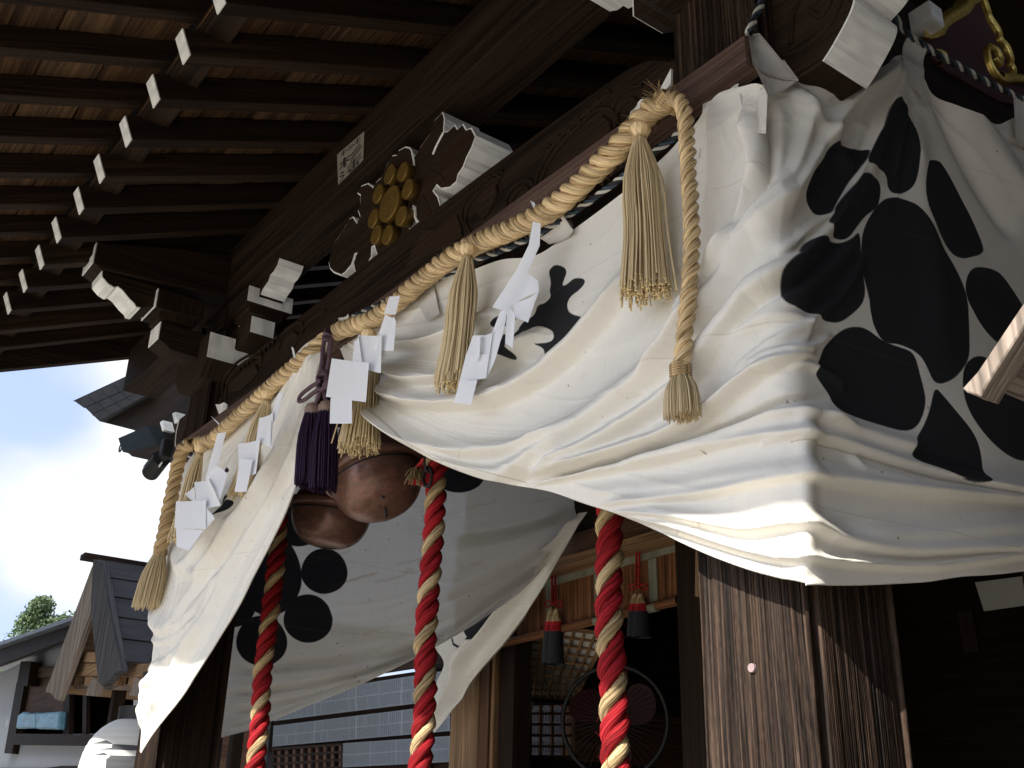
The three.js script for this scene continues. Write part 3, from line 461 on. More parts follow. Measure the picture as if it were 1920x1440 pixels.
const nearFolds = foldField([
  // swags running from the tie
  [[[690, 640], [750, 650], [813, 645], [880, 620], [940, 580]], 14, 14, 8],
  [[[705, 672], [753, 706], [807, 719], [890, 708], [980, 668], [1040, 610]], 17, 24, 8],
  [[[676, 706], [740, 745], [807, 763], [890, 766], [957, 755], [1030, 722], [1110, 655], [1180, 560], [1225, 460]], 21, 32, 8],
  [[[680, 735], [730, 790], [800, 833], [880, 852], [970, 850], [1060, 830], [1130, 790]], 14, 24, 12],
  [[[690, 752], [760, 815], [840, 862], [910, 884], [1000, 896]], 9, 10, 16],
  [[[905, 900], [963, 905], [1023, 878], [1107, 818], [1190, 755], [1263, 695], [1330, 610], [1390, 520]], 20, 38, 16],
  [[[1000, 905], [1090, 872], [1190, 815], [1290, 745], [1370, 655], [1440, 560], [1490, 470]], 18, 28, 10],
  [[[1010, 914], [1090, 888], [1173, 862], [1280, 826], [1363, 775], [1427, 722], [1490, 676], [1535, 690]], 20, 24, 7],
  [[[980, 914], [1090, 896], [1173, 873], [1280, 843], [1347, 817], [1413, 787], [1467, 758], [1510, 752], [1553, 760]], -13, 7, 5],
  [[[1173, 880], [1280, 852], [1350, 828], [1420, 800], [1480, 778], [1540, 790], [1590, 830]], 9, 9, 16],
  [[[990, 918], [1140, 893], [1280, 866], [1380, 838], [1480, 822], [1547, 836], [1613, 863], [1713, 903], [1813, 928], [1960, 955]], 10, 20, 6, 0.1],
  [[[1060, 935], [1180, 925], [1280, 918], [1380, 900], [1480, 886], [1560, 900], [1660, 925], [1800, 950]], 7, 22, 16],
  [[[1120, 950], [1200, 950], [1280, 940], [1347, 932], [1480, 905], [1580, 918], [1713, 938], [1913, 956], [2050, 965]], 10, 18, 6, 0.1],
  [[[1150, 962], [1280, 975], [1413, 1000], [1497, 992], [1560, 1020], [1650, 1043], [1780, 1043], [1960, 1036]], 12, 26, 7, 0.1],
  [[[1160, 966], [1280, 993], [1380, 1026], [1480, 1052], [1533, 1056], [1613, 1066], [1713, 1071], [1847, 1054], [2000, 1034]], 9, 12, 6, 0.08],
  [[[1230, 990], [1330, 1025], [1430, 1055], [1520, 1070]], -5, 5, 5],
  [[[1560, 1000], [1680, 1010], [1800, 1003], [1950, 1000]], 9, 26, 22],
  // long pleats falling from the loops over the corner
  [[[1337, 185], [1350, 280], [1345, 380], [1318, 500], [1290, 600]], 10, 22, 14],
  [[[1398, 168], [1412, 250], [1424, 330], [1400, 420], [1362, 500], [1318, 590], [1296, 660]], 17, 26, 8],
  [[[1447, 175], [1450, 260], [1444, 330], [1420, 400], [1388, 470]], -13, 9, 16],
  [[[1478, 150], [1500, 220], [1485, 300], [1440, 384], [1390, 460], [1345, 540]], 10, 22, 12],
  [[[1690, 108], [1613, 165], [1545, 250], [1490, 340], [1440, 420], [1385, 520], [1335, 613], [1290, 668], [1230, 730]], 12, 24, 14, 0.1],
  [[[1692, 112], [1655, 205], [1615, 300], [1568, 398], [1500, 470], [1440, 530], [1370, 620], [1310, 700]], 10, 30, 8, 0.08],
  [[[1645, 235], [1605, 330], [1560, 430], [1530, 480]], -4, 14, 14],
  [[[1570, 400], [1545, 410], [1500, 440], [1450, 490]], 5, 8, 12],
  [[[1600, 440], [1545, 500], [1480, 562], [1410, 630], [1340, 700]], 8, 22, 9],
  [[[1610, 470], [1560, 560], [1500, 610], [1440, 660], [1370, 720]], 5, 12, 9],
  [[[1733, 133], [1773, 215], [1813, 300], [1863, 385], [1920, 470]], -7, 18, 18],
  [[[1700, 180], [1712, 300], [1722, 450], [1724, 600], [1716, 720]], 7, 34, 34],
  [[[1690, 190], [1680, 260], [1668, 350]], 4, 7, 7],
  [[[1760, 150], [1820, 230], [1890, 330], [1960, 420]], 9, 30, 26],
  [[[1500, 160], [1560, 185], [1630, 165], [1685, 112]], 8, 12, 22],
  [[[1480, 165], [1520, 230], [1570, 300], [1600, 340]], 7, 14, 22],
  // bunching where the cloth breaks over the post corner
  [[[1400, 640], [1455, 605], [1490, 606], [1500, 625], [1480, 665]], 4, 10, 12],
  [[[1470, 700], [1500, 690], [1545, 715], [1570, 745]], 5, 8, 9],
  [[[1410, 700], [1460, 668], [1500, 660], [1550, 630]], 5, 10, 7],
  [[[1500, 780], [1560, 805], [1630, 835], [1700, 860]], 8, 22, 14],
  [[[1440, 840], [1484, 828], [1515, 838]], 5, 6, 4],
  [[[1570, 852], [1590, 880], [1610, 890], [1680, 915]], 5, 9, 9],
  [[[1495, 760], [1498, 840], [1502, 930], [1506, 1010], [1509, 1090]], 7, 14, 14, 0.1],
]);
// fine creases: they run with the swags out of the tie, and fan out below the loops of the side
const crease = (w, s2, k) => { const n = vnoise(w, s2, k); return Math.pow(1 - Math.abs(2 * n - 1), 3); };
const nearRipple = (s, t, x, y) => {
  const calm = x > 1530 && y < 900 ? 0.3 : 1, low = ss(0.12, 0.5, t), wob = 1.6 * (vnoise(s * 5, t * 5, 2) - 0.5);
  let h = calm * low * (3.6 * crease(t * 20 + wob, s * 2.6, 4) * ss(0.25, 0.7, vnoise(s * 6, t * 4, 8)) + 1.8 * crease(t * 46 + 2 * wob, s * 4, 5) * ss(0.3, 0.75, vnoise(s * 9, t * 7, 9)));
  for (const [cx, cy, R, A] of [[1692, 104, 330, 6], [1440, 140, 300, 7], [1345, 170, 260, 5], [632, 640, 420, 5]]) { const dx = x - cx, dy = y - cy, d = Math.hypot(dx, dy); if (d < 2 * R && d > 4) { const a = Math.atan2(dy, dx); h += 0.75 * A * crease(a * 7 + cx, d / 260, 11) * Math.exp(-(d / R) * (d / R)) * ss(35, 130, d); } }
  return h;
};
const NR = [-2.35, 1.45, 1.9, 3.6];
const nearDraw = (x, map) => {
  const f = (a, b) => nearFrom(a, b, 0.012), B = (l) => blob(x, map, f, l);
  B([[1663, 195], [1680, 186], [1695, 190], [1703, 215], [1713, 250], [1718, 290], [1715, 330], [1707, 355], [1690, 364], [1675, 362], [1667, 352], [1668, 330], [1660, 317], [1640, 313], [1620, 310], [1618, 303], [1635, 270], [1650, 225]]);
  B([[1572, 270], [1590, 275], [1605, 278], [1628, 279], [1620, 300], [1600, 330], [1575, 370], [1555, 400], [1543, 406], [1528, 404], [1515, 380], [1506, 350], [1507, 335], [1520, 320], [1535, 300], [1545, 280], [1560, 272]]);
  B([[1612, 325], [1630, 333], [1648, 335], [1655, 350], [1652, 370], [1645, 390], [1620, 405], [1600, 430], [1585, 450], [1568, 453], [1550, 440], [1543, 428], [1552, 405], [1580, 370], [1600, 345]]);
  B([[1505, 455], [1530, 449], [1550, 455], [1575, 460], [1595, 447], [1608, 435], [1606, 470], [1609, 510], [1613, 550], [1606, 575], [1590, 592], [1567, 609], [1545, 606], [1520, 595], [1490, 583], [1463, 572], [1462, 545], [1466, 520], [1480, 490]]);
  B([[1665, 368], [1690, 372], [1710, 385], [1725, 410], [1740, 440], [1755, 465], [1776, 490], [1792, 530], [1798, 560], [1796, 600], [1791, 640], [1786, 680], [1770, 705], [1750, 725], [1722, 734], [1710, 700], [1695, 670], [1665, 652], [1640, 650], [1625, 620], [1620, 590], [1618, 560], [1610, 520], [1605, 480], [1615, 430], [1640, 390]]);
  B([[1740, 300], [1765, 296], [1775, 305], [1790, 330], [1810, 370], [1830, 410], [1848, 465], [1840, 477], [1825, 481], [1800, 488], [1780, 481], [1765, 460], [1745, 430], [1730, 400], [1725, 360], [1730, 320]]);
  B([[1815, 505], [1840, 502], [1870, 509], [1885, 530], [1905, 565], [1926, 610], [1926, 640], [1902, 662], [1875, 667], [1850, 656], [1825, 630], [1805, 590], [1796, 560], [1800, 530]]);
  B([[1570, 622], [1590, 616], [1612, 620], [1642, 650], [1682, 665], [1691, 680], [1699, 720], [1706, 760], [1701, 790], [1690, 811], [1670, 817], [1640, 806], [1600, 791], [1570, 776], [1555, 760], [1550, 745], [1530, 715], [1521, 700], [1530, 670], [1545, 645]]);
  B([[1790, 682], [1810, 677], [1835, 690], [1860, 710], [1885, 750], [1903, 800], [1901, 840], [1891, 871], [1875, 877], [1850, 869], [1820, 846], [1795, 816], [1775, 780], [1767, 740], [1772, 700]]);
  B([[1720, 734], [1735, 755], [1760, 790], [1785, 825], [1796, 860], [1799, 900], [1798, 920], [1770, 919], [1740, 906], [1710, 886], [1685, 876], [1677, 855], [1685, 835], [1700, 815], [1712, 780]]);
  const Z = (l) => l.map(([a, b]) => [640 + a / 3, 480 + b / 3]), fz = (a, b) => nearFrom(a, b, 0.02);
  blob(x, map, fz, Z([[1140, 80], [1160, 50], [1185, 38], [1235, 55], [1245, 85], [1232, 120], [1220, 165], [1255, 150], [1290, 112], [1362, 124], [1330, 180], [1262, 228], [1255, 290], [1280, 325], [1368, 345], [1345, 392], [1290, 440], [1240, 530], [1185, 578], [1160, 560], [1132, 512], [1075, 494], [1180, 488], [1200, 460], [1188, 420], [1110, 385], [1060, 420], [1012, 468], [1008, 570], [985, 592], [950, 572], [930, 530], [940, 490], [980, 430], [1000, 370], [1080, 330], [1085, 270], [1130, 262], [1165, 222], [1150, 190], [1160, 140]]));
  blob(x, map, fz, Z([[815, 375], [850, 340], [895, 325], [960, 330], [975, 360], [900, 392], [840, 398]]));
  blob(x, map, fz, Z([[878, 540], [903, 556], [920, 520], [926, 450], [905, 430], [888, 480]]));
  // seams of the sewn widths
  x.strokeStyle = 'rgba(110,95,70,0.35)'; x.lineWidth = 1.4;
  for (const l of [[[1490, 826], [1560, 845], [1620, 868], [1720, 908], [1830, 937], [1960, 962]], [[700, 760], [840, 866], [1000, 908]]]) { x.beginPath(); l.forEach(([a, b], i) => { const q = map(f(a, b)); i ? x.lineTo(...q) : x.moveTo(...q); }); x.stroke(); }
};
const CLOTH = [228, 223, 212];
{
  const c = thing('crest_curtain', 'white cotton curtain with black plum crest swagged round the near post corner', 'curtain', [XR, 2, ZF]);
  const top = [[628, 612], [660, 606], [700, 592], [740, 570], [770, 547], [800, 530], [840, 518], [883, 507], [940, 487], [1007, 478], [1073, 433], [1170, 360], [1230, 308], [1300, 240], [1345, 180], [1400, 160], [1440, 152], [1495, 150], [1560, 162], [1640, 134], [1692, 104], [1745, 160], [1800, 215], [1860, 236], [1920, 215], [2050, 190]];
  const hem = [[636, 650], [662, 712], [688, 758], [725, 800], [772, 832], [830, 868], [900, 897], [960, 910], [1030, 922], [1100, 946], [1180, 972], [1260, 1010], [1330, 1042], [1400, 1068], [1450, 1082], [1480, 1089], [1506, 1094], [1550, 1098], [1610, 1098], [1680, 1095], [1740, 1091], [1800, 1082], [1850, 1079], [1900, 1074], [1960, 1066], [2100, 1052]];
  const m = clothMaterial(nearDraw, ...NR, 2048, CLOTH);
  mesh('cloth', clothGeometry({ top, hem, ns: 560, nt: 300, base: nearBase, normal: nearNormal, from: nearFrom, fold: nearFolds, bulge: nearBulge, range: NR, ripple: nearRipple }), m, c);
  const plain = clothMaterial((x) => { x.strokeStyle = 'rgba(95,80,55,0.5)'; x.lineWidth = 3; x.strokeRect(12, 12, 232, 232); }, 0, 0.1, 0, 0.1, 256, CLOTH);
  const tab = (l, z, curl) => mesh('hanging_loop', patch(l.map(([a, b], i) => onZ(a, b, Array.isArray(z) ? z[i] : z)), 0, 10, curl), plain, c);
  const tabX = (l, x, curl) => mesh('hanging_loop', patch(l.map(([a, b], i) => onX(a, b, Array.isArray(x) ? x[i] : x)), 0, 10, curl), plain, c);
  tab([[1320, 176], [1385, 156], [1358, 284], [1308, 300]], [0.03, 0.03, 0.062, 0.062], 0.006);
  tab([[1385, 172], [1440, 155], [1436, 250], [1398, 240]], [0.05, 0.05, 0.085, 0.085], 0.008);
  tabX([[1400, 52], [1424, 62], [1498, 152], [1412, 122]], [0.03, 0.03, 0.07, 0.06], 0.012);
  tabX([[1412, 118], [1470, 112], [1498, 150], [1442, 184]], [0.05, 0.05, 0.068, 0.068], 0.01);
  tabX([[1692, 104], [1708, 58], [1742, 86], [1733, 132]], [0.045, 0.055, 0.055, 0.05], 0.012);
  tabX([[1693, 104], [1733, 130], [1732, 182], [1697, 150]], [0.046, 0.05, 0.052, 0.052], 0.003);
  tabX([[1900, 178], [1945, 190], [1940, 282], [1905, 265]], [0.055, 0.055, 0.06, 0.06], 0.006);
  tab([[1012, 446], [1052, 398], [1075, 432], [1030, 458]], [0.06, 0.075, 0.075, 0.07], 0.016);
  tab([[1052, 398], [1064, 392], [1076, 424], [1075, 434]], [0.075, 0.03, 0.03, 0.075], 0.004);
  tab([[772, 548], [812, 526], [824, 588], [800, 600]], [0.05, 0.05, 0.075, 0.075], 0.003);
  tab([[634, 596], [652, 588], [664, 612], [640, 622]], [0.05, 0.06, 0.06, 0.06], 0.012);
}

// ----- the other half: gathered at the tie and falling to the far post -----
{
  const c = thing('gathered_curtain', 'white cotton curtain half gathered up under the purple tassel, falling past the far post', 'curtain', [-3, 2, 0.06]);
  const Zb = 0.06, from = (px, py, h = 0) => { const p = onZ(px, py, Zb + h); return [p.x, p.y]; };
  const top = [[604, 630], [578, 646], [545, 680], [512, 715], [472, 752], [432, 790], [394, 828], [355, 868], [334, 925], [312, 1000], [300, 1080], [287, 1150], [290, 1200], [280, 1265], [268, 1340], [262, 1408]];
  const hem = [[616, 642], [602, 720], [582, 815], [560, 895], [535, 962], [510, 1014], [485, 1064], [460, 1114], [440, 1152], [415, 1196], [385, 1246], [355, 1290], [330, 1322], [305, 1352], [284, 1380], [264, 1412]];
  const R = [-3.75, -1.95, 1.85, 3.45];
  const draw = (x, map) => {
    const q = (l) => l.map(([a, b]) => [300 + a / 5.144, 760 + b / 5.144]), B = (l) => blob(x, map, from, q(l));
    B([[640, 890], [680, 858], [730, 880], [725, 950], [690, 1003], [600, 990], [640, 950]]);
    B([[730, 945], [770, 925], [785, 950], [740, 1010], [690, 1060], [560, 1165], [640, 1080], [700, 1010]]);
    B([[520, 1085], [600, 1030], [660, 990], [675, 1005], [600, 1060], [530, 1100]]);
    B([[525, 1115], [620, 1070], [690, 1010], [720, 1000], [690, 1050], [600, 1100], [540, 1122]]);
    B([[650, 620], [690, 600], [705, 640], [660, 665]]);
  };
  const fold = foldField([
    [[[598, 640], [580, 720], [548, 810], [500, 905], [440, 1010], [380, 1110], [320, 1230], [275, 1370]], 13, 12, 9, 0.05],
    [[[592, 645], [560, 730], [520, 820], [470, 900], [420, 980], [350, 1080]], 12, 9, 12, 0.05],
    [[[606, 650], [594, 740], [570, 840], [530, 930], [470, 1040], [410, 1150], [350, 1255], [290, 1350]], 12, 10, 10, 0.05],
    [[[585, 650], [540, 735], [490, 800], [455, 850], [425, 890]], 8, 7, 9],
    [[[604, 700], [590, 790], [566, 870], [530, 950]], -6, 7, 7],
    [[[560, 800], [520, 900], [460, 1000], [400, 1095], [340, 1190], [300, 1280]], -9, 9, 12],
    [[[480, 1020], [420, 1110], [360, 1200], [310, 1280], [275, 1370]], 7, 6, 8],
    [[[395, 900], [390, 960], [410, 990], [450, 960]], 8, 16, 12],
    [[[330, 1000], [345, 1060], [390, 1075], [440, 1020], [480, 950]], 7, 20, 14],
    [[[292, 1130], [310, 1180], [350, 1175], [400, 1120], [450, 1060]], 10, 26, 10],
    [[[285, 1195], [310, 1205], [340, 1200], [390, 1160]], 5, 9, 6],
    [[[288, 1240], [320, 1235], [360, 1200]], -3, 7, 7],
    [[[280, 1260], [310, 1250], [350, 1225]], 3.5, 9, 8],
    [[[272, 1300], [310, 1280], [360, 1230], [420, 1150]], 6, 10, 9],
    [[[268, 1340], [300, 1310], [350, 1255]], -3, 6, 6],
    [[[266, 1370], [290, 1345], [330, 1300]], 3, 7, 7],
  ]);
  const m = clothMaterial(draw, ...R, 1024, CLOTH);
  mesh('cloth', clothGeometry({ top, hem, ns: 300, nt: 150, base: (U, V) => V3(U, V, Zb), normal: () => V3(0, 0, 1), from, fold, bulge: (U, V) => 0.02 * ss(3.2, 2.5, V), range: R, gain: 1.35, ripple: (s, t, x, y) => ss(1, 0.75, s) * (4.5 * crease(t * 16 + (vnoise(s * 5, t * 4, 3) - 0.5), s * 2.2, 6) + 2 * crease(t * 37, s * 3.5, 7)) }), m, c);
  const plain = clothMaterial(() => {}, 0, 0.1, 0, 0.1, 128, CLOTH);
  for (const l of [[[418, 812], [432, 806], [434, 868], [412, 872]], [[432, 872], [446, 846], [448, 884], [436, 900]], [[345, 868], [360, 862], [352, 905], [342, 910]]]) mesh('hanging_loop', patch(l.map(([a, b]) => onZ(a, b, 0.055)), 0, 8, 0.02), plain, c);
}

// ----- side curtain beyond the bells, seen from inside, with its own crest -----
{
  const Xs = -3.69, from = (px, py, h = 0) => { const p = onX(px, py, Xs + h); return [-p.z, p.y]; };
  const c = thing('side_curtain', 'shaded white curtain with round black crest petals behind the bells', 'curtain', [Xs, 2, -1.3]);
  const hem = [[398, 1388], [430, 1379], [463, 1370], [514, 1350], [592, 1317], [672, 1285], [773, 1236], [816, 1211], [900, 1163], [980, 1105], [1040, 1040], [1104, 958]];
  const top = hem.map((_, i) => { const z = -0.15 - 2.4 * i / 11, q = toPx(V3(Xs, 3.72 - 0.06 * Math.sin(i / 11 * Math.PI), z)); return [q[0], q[1]]; });
  const R = [0, 2.9, 1.85, 3.8];
  const fold = foldField([
    [[[400, 1275], [520, 1268], [640, 1252], [760, 1220], [880, 1150], [980, 1075], [1095, 965]], 9, 22, 7, 0.08],
    [[[400, 1310], [520, 1300], [640, 1275], [760, 1230], [880, 1155], [1000, 1070]], 9, 12, 8, 0.08],
    [[[400, 1345], [500, 1330], [640, 1285], [780, 1222], [900, 1150], [1010, 1060]], 9, 12, 8, 0.08],
    [[[400, 1372], [500, 1345], [640, 1292], [800, 1215], [920, 1140]], 6, 8, 7, 0.08],
    [[[830, 1040], [920, 1025], [1010, 1000], [1090, 955]], 8, 22, 18],
    [[[600, 1215], [760, 1190], [880, 1130], [1000, 1040]], 6, 30, 20],
    [[[850, 1000], [960, 985], [1060, 960]], -5, 14, 14],
  ]);
  const draw = (x, map) => {
    const el = (cx, cy, rx, ry) => { const l = []; for (let i = 0; i < 20; i++) { const a = i / 20 * Math.PI * 2; l.push([cx + rx * Math.cos(a) * (1 + 0.03 * Math.sin(3 * a)), cy + ry * Math.sin(a)]); } blob(x, map, from, l); };
    el(505, 1078, 61, 78); el(608, 1071, 44, 43); el(577, 1160, 46, 46); el(490, 1202, 48, 48); el(560, 975, 52, 50); el(440, 1130, 40, 46); el(860, 890, 48, 34);
    x.strokeStyle = 'rgba(120,85,45,0.1)'; x.lineWidth = 5; for (let i = 0; i < 16; i++) { const a = rr(520, 1000), b = rr(900, 1200), l = rr(20, 110); x.beginPath(); for (let k = 0; k <= 6; k++) { const q = map(from(a + l * k / 6, b - l * 0.28 * k / 6 + rr(-2, 2))); k ? x.lineTo(...q) : x.moveTo(...q); } x.stroke(); }
  };
  mesh('cloth', clothGeometry({ top, hem, ns: 240, nt: 130, base: (U, V) => V3(Xs, V, -U), normal: () => V3(1, 0, 0), from, fold, range: R, ripple: (s, t, x, y) => ss(0.45, 0.85, t) * 3.5 * crease(t * 26 + 1.2 * (vnoise(s * 4, t * 4, 3) - 0.5), s * 2, 6) }), clothMaterial(draw, ...R, 1024, CLOTH, { transmission: 0.4, thickness: 0 }), c);
}
// ----- narrow gathered curtain at the hall front -----
{
  const Zb = -2.3, from = (px, py, h = 0) => { const p = onZ(px, py, Zb + h); return [p.x, p.y]; };
  const c = thing('hall_curtain', 'pale gathered curtain strip with black marks, beside the hall pillar', 'curtain', [-4.6, 2, Zb]);
  const top = [[1085, 962], [1030, 1040], [985, 1085], [930, 1120], [880, 1160], [835, 1196], [816, 1212], [832, 1245], [814, 1290], [808, 1340], [812, 1368]];
  const hem = [[1100, 960], [1052, 1040], [1018, 1100], [985, 1150], [955, 1190], [925, 1225], [895, 1262], [868, 1295], [850, 1322], [838, 1345], [814, 1374]];
  const R = [-5.6, -3.3, 2, 3.6];
  const fold = foldField([[[[1090, 965], [1020, 1060], [960, 1140], [900, 1210], [850, 1290], [815, 1360]], 8, 7, 7, 0.05], [[[1060, 1000], [1000, 1090], [930, 1180], [870, 1250], [830, 1300]], 7, 6, 6], [[[960, 1110], [920, 1160], [870, 1215], [840, 1250]], 6, 7, 6], [[[1000, 1120], [940, 1200], [880, 1270], [835, 1345]], -6, 5, 5]]);
  const draw = (x, map) => {
    blob(x, map, from, [[932, 1133], [950, 1140], [945, 1150], [910, 1185], [884, 1205], [872, 1190], [868, 1180], [900, 1155]]);
    x.strokeStyle = '#23262c'; x.lineWidth = 7; x.beginPath(); [[846, 1192], [850, 1208], [858, 1212], [862, 1218], [872, 1212]].forEach(([a, b], i) => { const q = map(from(a, b)); i ? x.lineTo(...q) : x.moveTo(...q); }); x.stroke();
  };
  mesh('cloth', clothGeometry({ top, hem, ns: 160, nt: 60, base: (U, V) => V3(U, V, Zb), normal: () => V3(0, 0, 1), from, fold, range: R }), clothMaterial(draw, ...R, 1024, CLOTH), c);
}

// ---------- striped cord the curtain hangs on ----------
{
  const cord = (label, pts) => { const g = thing('striped_cord', label, 'cord', pts[0].toArray()); strands(curve(pts), 0.0095, 0.07, 3, g, [M.whiteCord, M.navy, M.black], 'strand', 9); };
  cord('black, white and blue twisted cord under the straw rope', [[1292, 238], [1240, 276], [1180, 322], [1110, 374], [1040, 420], [960, 462], [880, 492], [810, 528], [740, 558], [690, 580], [655, 598]].map(([a, b]) => onZ(a, b, 0.06)));
  cord('twisted cord behind the paper streamers at the far end of the rail', [[585, 655], [540, 700], [490, 746], [440, 790], [400, 830], [352, 858]].map(([a, b]) => onZ(a, b, 0.04)));
  cord('frayed black and white cord along the crest curtain, before the gold strut', [[1670, 20], [1700, 62], [1740, 90], [1800, 125], [1860, 158], [1905, 180], [1990, 230]].map(([a, b]) => onX(a, b, 0.05)));
  cord('short twisted cord rising from the curtain loop beside the rail end', [[1404, 62], [1412, 40], [1424, 15], [1436, -20]].map(([a, b]) => onX(a, b, 0.04)));
}

// ---------- sacred straw rope ----------
const ZR = 0.1;
{
  const rope = thing('straw_rope', 'thick twisted straw rope slung along the rail, both ends hanging', 'rope', [XC, 3.2, ZR]);
  const P = (l, z) => l.map(([a, b, q]) => onZ(a, b, q ?? z));
  const near = P([[632, 622], [660, 612], [700, 598], [745, 566], [790, 527], [832, 494], [880, 464], [930, 443], [975, 424], [1012, 405], [1052, 378], [1102, 332], [1150, 286], [1194, 236], [1222, 206], [1252, 190]], ZR);
  strands(curve(near), 0.0315, 0.118, 3, rope, [M.straw], 'strand', 12);
  const far = P([[352, 834], [372, 832], [396, 826], [420, 806], [450, 778], [482, 750], [512, 722], [552, 688], [588, 656, 0.085], [616, 632, 0.05]], ZR);
  strands(curve(far), 0.0315, 0.118, 3, rope, [M.straw], 'strand', 11);
  strands(curve(P([[1238, 196, 0.12], [1262, 184, 0.14], [1282, 206, 0.15], [1288, 262, 0.15], [1292, 340], [1297, 430], [1294, 520], [1286, 605], [1277, 690]], 0.15)), 0.0185, 0.085, 3, rope, [M.straw], 'hanging_end', 12);
  strands(curve(P([[364, 834, 0.12], [346, 838], [336, 862], [326, 910], [314, 970], [306, 1010], [300, 1036]], 0.14)), 0.031, 0.12, 3, rope, [M.strawOld], 'hanging_end', 11);
  const hc = curve(near), hf = []; for (let i = 0; i < 420; i++) { const t = rnd(), p = hc.getPointAt(t), a = rnd() * 6.283, d = V3(rr(-0.3, 0.3), Math.cos(a), Math.sin(a)).normalize(), b = p.clone().addScaledVector(d, 0.03), e = b.clone().addScaledVector(d, rr(0.003, 0.014)).add(V3(rr(-0.015, 0.015), rr(-0.008, 0.004), 0)); hf.push(tube([b, b.clone().lerp(e, 0.5).add(V3(0, 0.002, 0)), e], 0.0005, 3, 3)); } stuff(mesh('loose_fibre', merge(hf), M.strawOld, rope));
  // bindings
  const bind = (a, b, r, z, ax) => { const q = []; for (let i = 0; i < 5; i++) { const g = new THREE.TorusGeometry(r, 0.0035, 6, 18); g.rotateY(Math.PI / 2); g.translate((i - 2) * 0.006, 0, 0); q.push(g); } const m = merge(q); m.applyMatrix4(new THREE.Matrix4().makeRotationZ(ax)); const p = onZ(a, b, z); m.translate(p.x, p.y, p.z); mesh('binding', m, M.strawOld, rope); };
  bind(1276, 696, 0.02, 0.15, Math.PI / 2); bind(300, 1036, 0.026, 0.14, Math.PI / 2); bind(1255, 192, 0.03, 0.13, 0.5);
  // frayed ends of the rope behind the knot
  const fr = []; for (let i = 0; i < 40; i++) { const a = onZ(1244 + rr(-14, 14), 186 + rr(-6, 8), 0.12), b = onZ(1222 + rr(-20, 52), 160 + rr(-12, 22), 0.13 + rr(-0.02, 0.02)); fr.push(tube([a, a.clone().lerp(b, 0.5).add(V3(rr(-0.005, 0.005), rr(0, 0.006), 0)), b], 0.0007, 4, 3)); }
  stuff(mesh('frayed_fibre', merge(fr), M.strawOld, rope));
  // brush ends
  const brush = (x, y, z, len, r0, r1, n, lean, m = M.reed) => { const q = [], o = onZ(x, y, z); for (let i = 0; i < n; i++) { const a = rnd() * 6.283, k = Math.sqrt(rnd()), L = len * rr(0.92, 1.02), p0 = o.clone().add(V3(Math.cos(a) * r0 * k, 0, Math.sin(a) * r0 * k)), p1 = o.clone().add(V3(Math.cos(a) * r1 * k + lean * 0.5, -L, Math.sin(a) * r1 * k * 0.8)); p1.x += lean * 0.5; q.push(tube([p0, p0.clone().lerp(p1, 0.4).add(V3(Math.cos(a) * r1 * k * 0.25, 0, Math.sin(a) * r1 * k * 0.2)), p1], 0.0011, 5, 3)); } stuff(mesh('brush_end', merge(q), m, rope)); };
  brush(1276, 698, 0.15, 0.1, 0.014, 0.042, 240, 0.0);
  brush(300, 1036, 0.14, 0.23, 0.022, 0.075, 300, -0.07);
}

// ---------- straw tassels hung on the rope ----------
function strawTassel(label, x, y, z, bx, by, spread, n, opt = {}) {
  const o = onZ(x, y, z), e = onZ(bx, by, z + (opt.dz ?? 0.01)), t = thing('straw_tassel', label, 'tassel', o.toArray(), 'straw tassels hung along the sacred rope'), q = [], ends = [];
  const d = e.clone().sub(o), L = d.length();
  for (let i = 0; i < n; i++) {
    const a = rnd() * 6.283, k = Math.sqrt(rnd()), stray = rnd() < 0.05 ? rr(1.15, 1.5) : 1, r1 = spread * k * stray, f = rr(0.93, 1.03);
    const p0 = o.clone().add(V3(Math.cos(a) * 0.014 * k, 0, Math.sin(a) * 0.014 * k)), p3 = o.clone().addScaledVector(d, f).add(V3(Math.cos(a) * r1, rr(-0.006, 0.006), Math.sin(a) * r1 * 0.8));
    const b1 = p0.clone().lerp(p3, 0.3).add(V3(Math.cos(a) * r1 * 0.28 + rr(-0.003, 0.003), 0, Math.sin(a) * r1 * 0.25)), b2 = p0.clone().lerp(p3, 0.65).add(V3(Math.cos(a) * r1 * 0.12 + rr(-0.002, 0.002), 0, rr(-0.002, 0.002)));
    q.push(tube([p0, b1, b2, p3], rr(0.0018, 0.003), 7, 4));
    const cap = new THREE.CircleGeometry(0.0031, 6).rotateX(Math.PI / 2); cap.translate(p3.x, p3.y - 0.0003, p3.z); ends.push(cap);
  }
  stuff(mesh('straw_bundle', merge(q), M.reed, t)); stuff(mesh('cut_ends', merge(ends), M.reedEnd, t));
  // collar: fibres gathered off the rope and bound
  const col = new THREE.LatheGeometry([[0.026, 0.034], [0.027, 0.024], [0.02, 0.012], [0.0145, 0.004], [0.0155, -0.006], [0.017, -0.02], [0.012, -0.024]].map(([a, b]) => new THREE.Vector2(a, b)).reverse(), 16); col.translate(o.x, o.y, o.z); mesh('collar', col, M.straw, t);
  const w = []; for (let i = 0; i < 3; i++) { const g = new THREE.TorusGeometry(0.0155, 0.0014, 5, 16).rotateX(Math.PI / 2); g.translate(o.x, o.y + 0.002 - i * 0.003, o.z); w.push(g); } mesh('binding', merge(w), M.strawOld, t);
}
const bigT = 'straw tassel under the rope';
strawTassel('long straw tassel beside the hanging rope end, widest at its cut foot', 1200, 262, 0.135, 1209, 552, 0.062, 210);
strawTassel('long straw tassel between two paper streamers, before the brush character', 876, 484, 0.135, 850, 722, 0.058, 200);
strawTassel('straw tassel behind the square paper streamer, above the copper bells', 690, 640, 0.1, 672, 842, 0.08, 240);
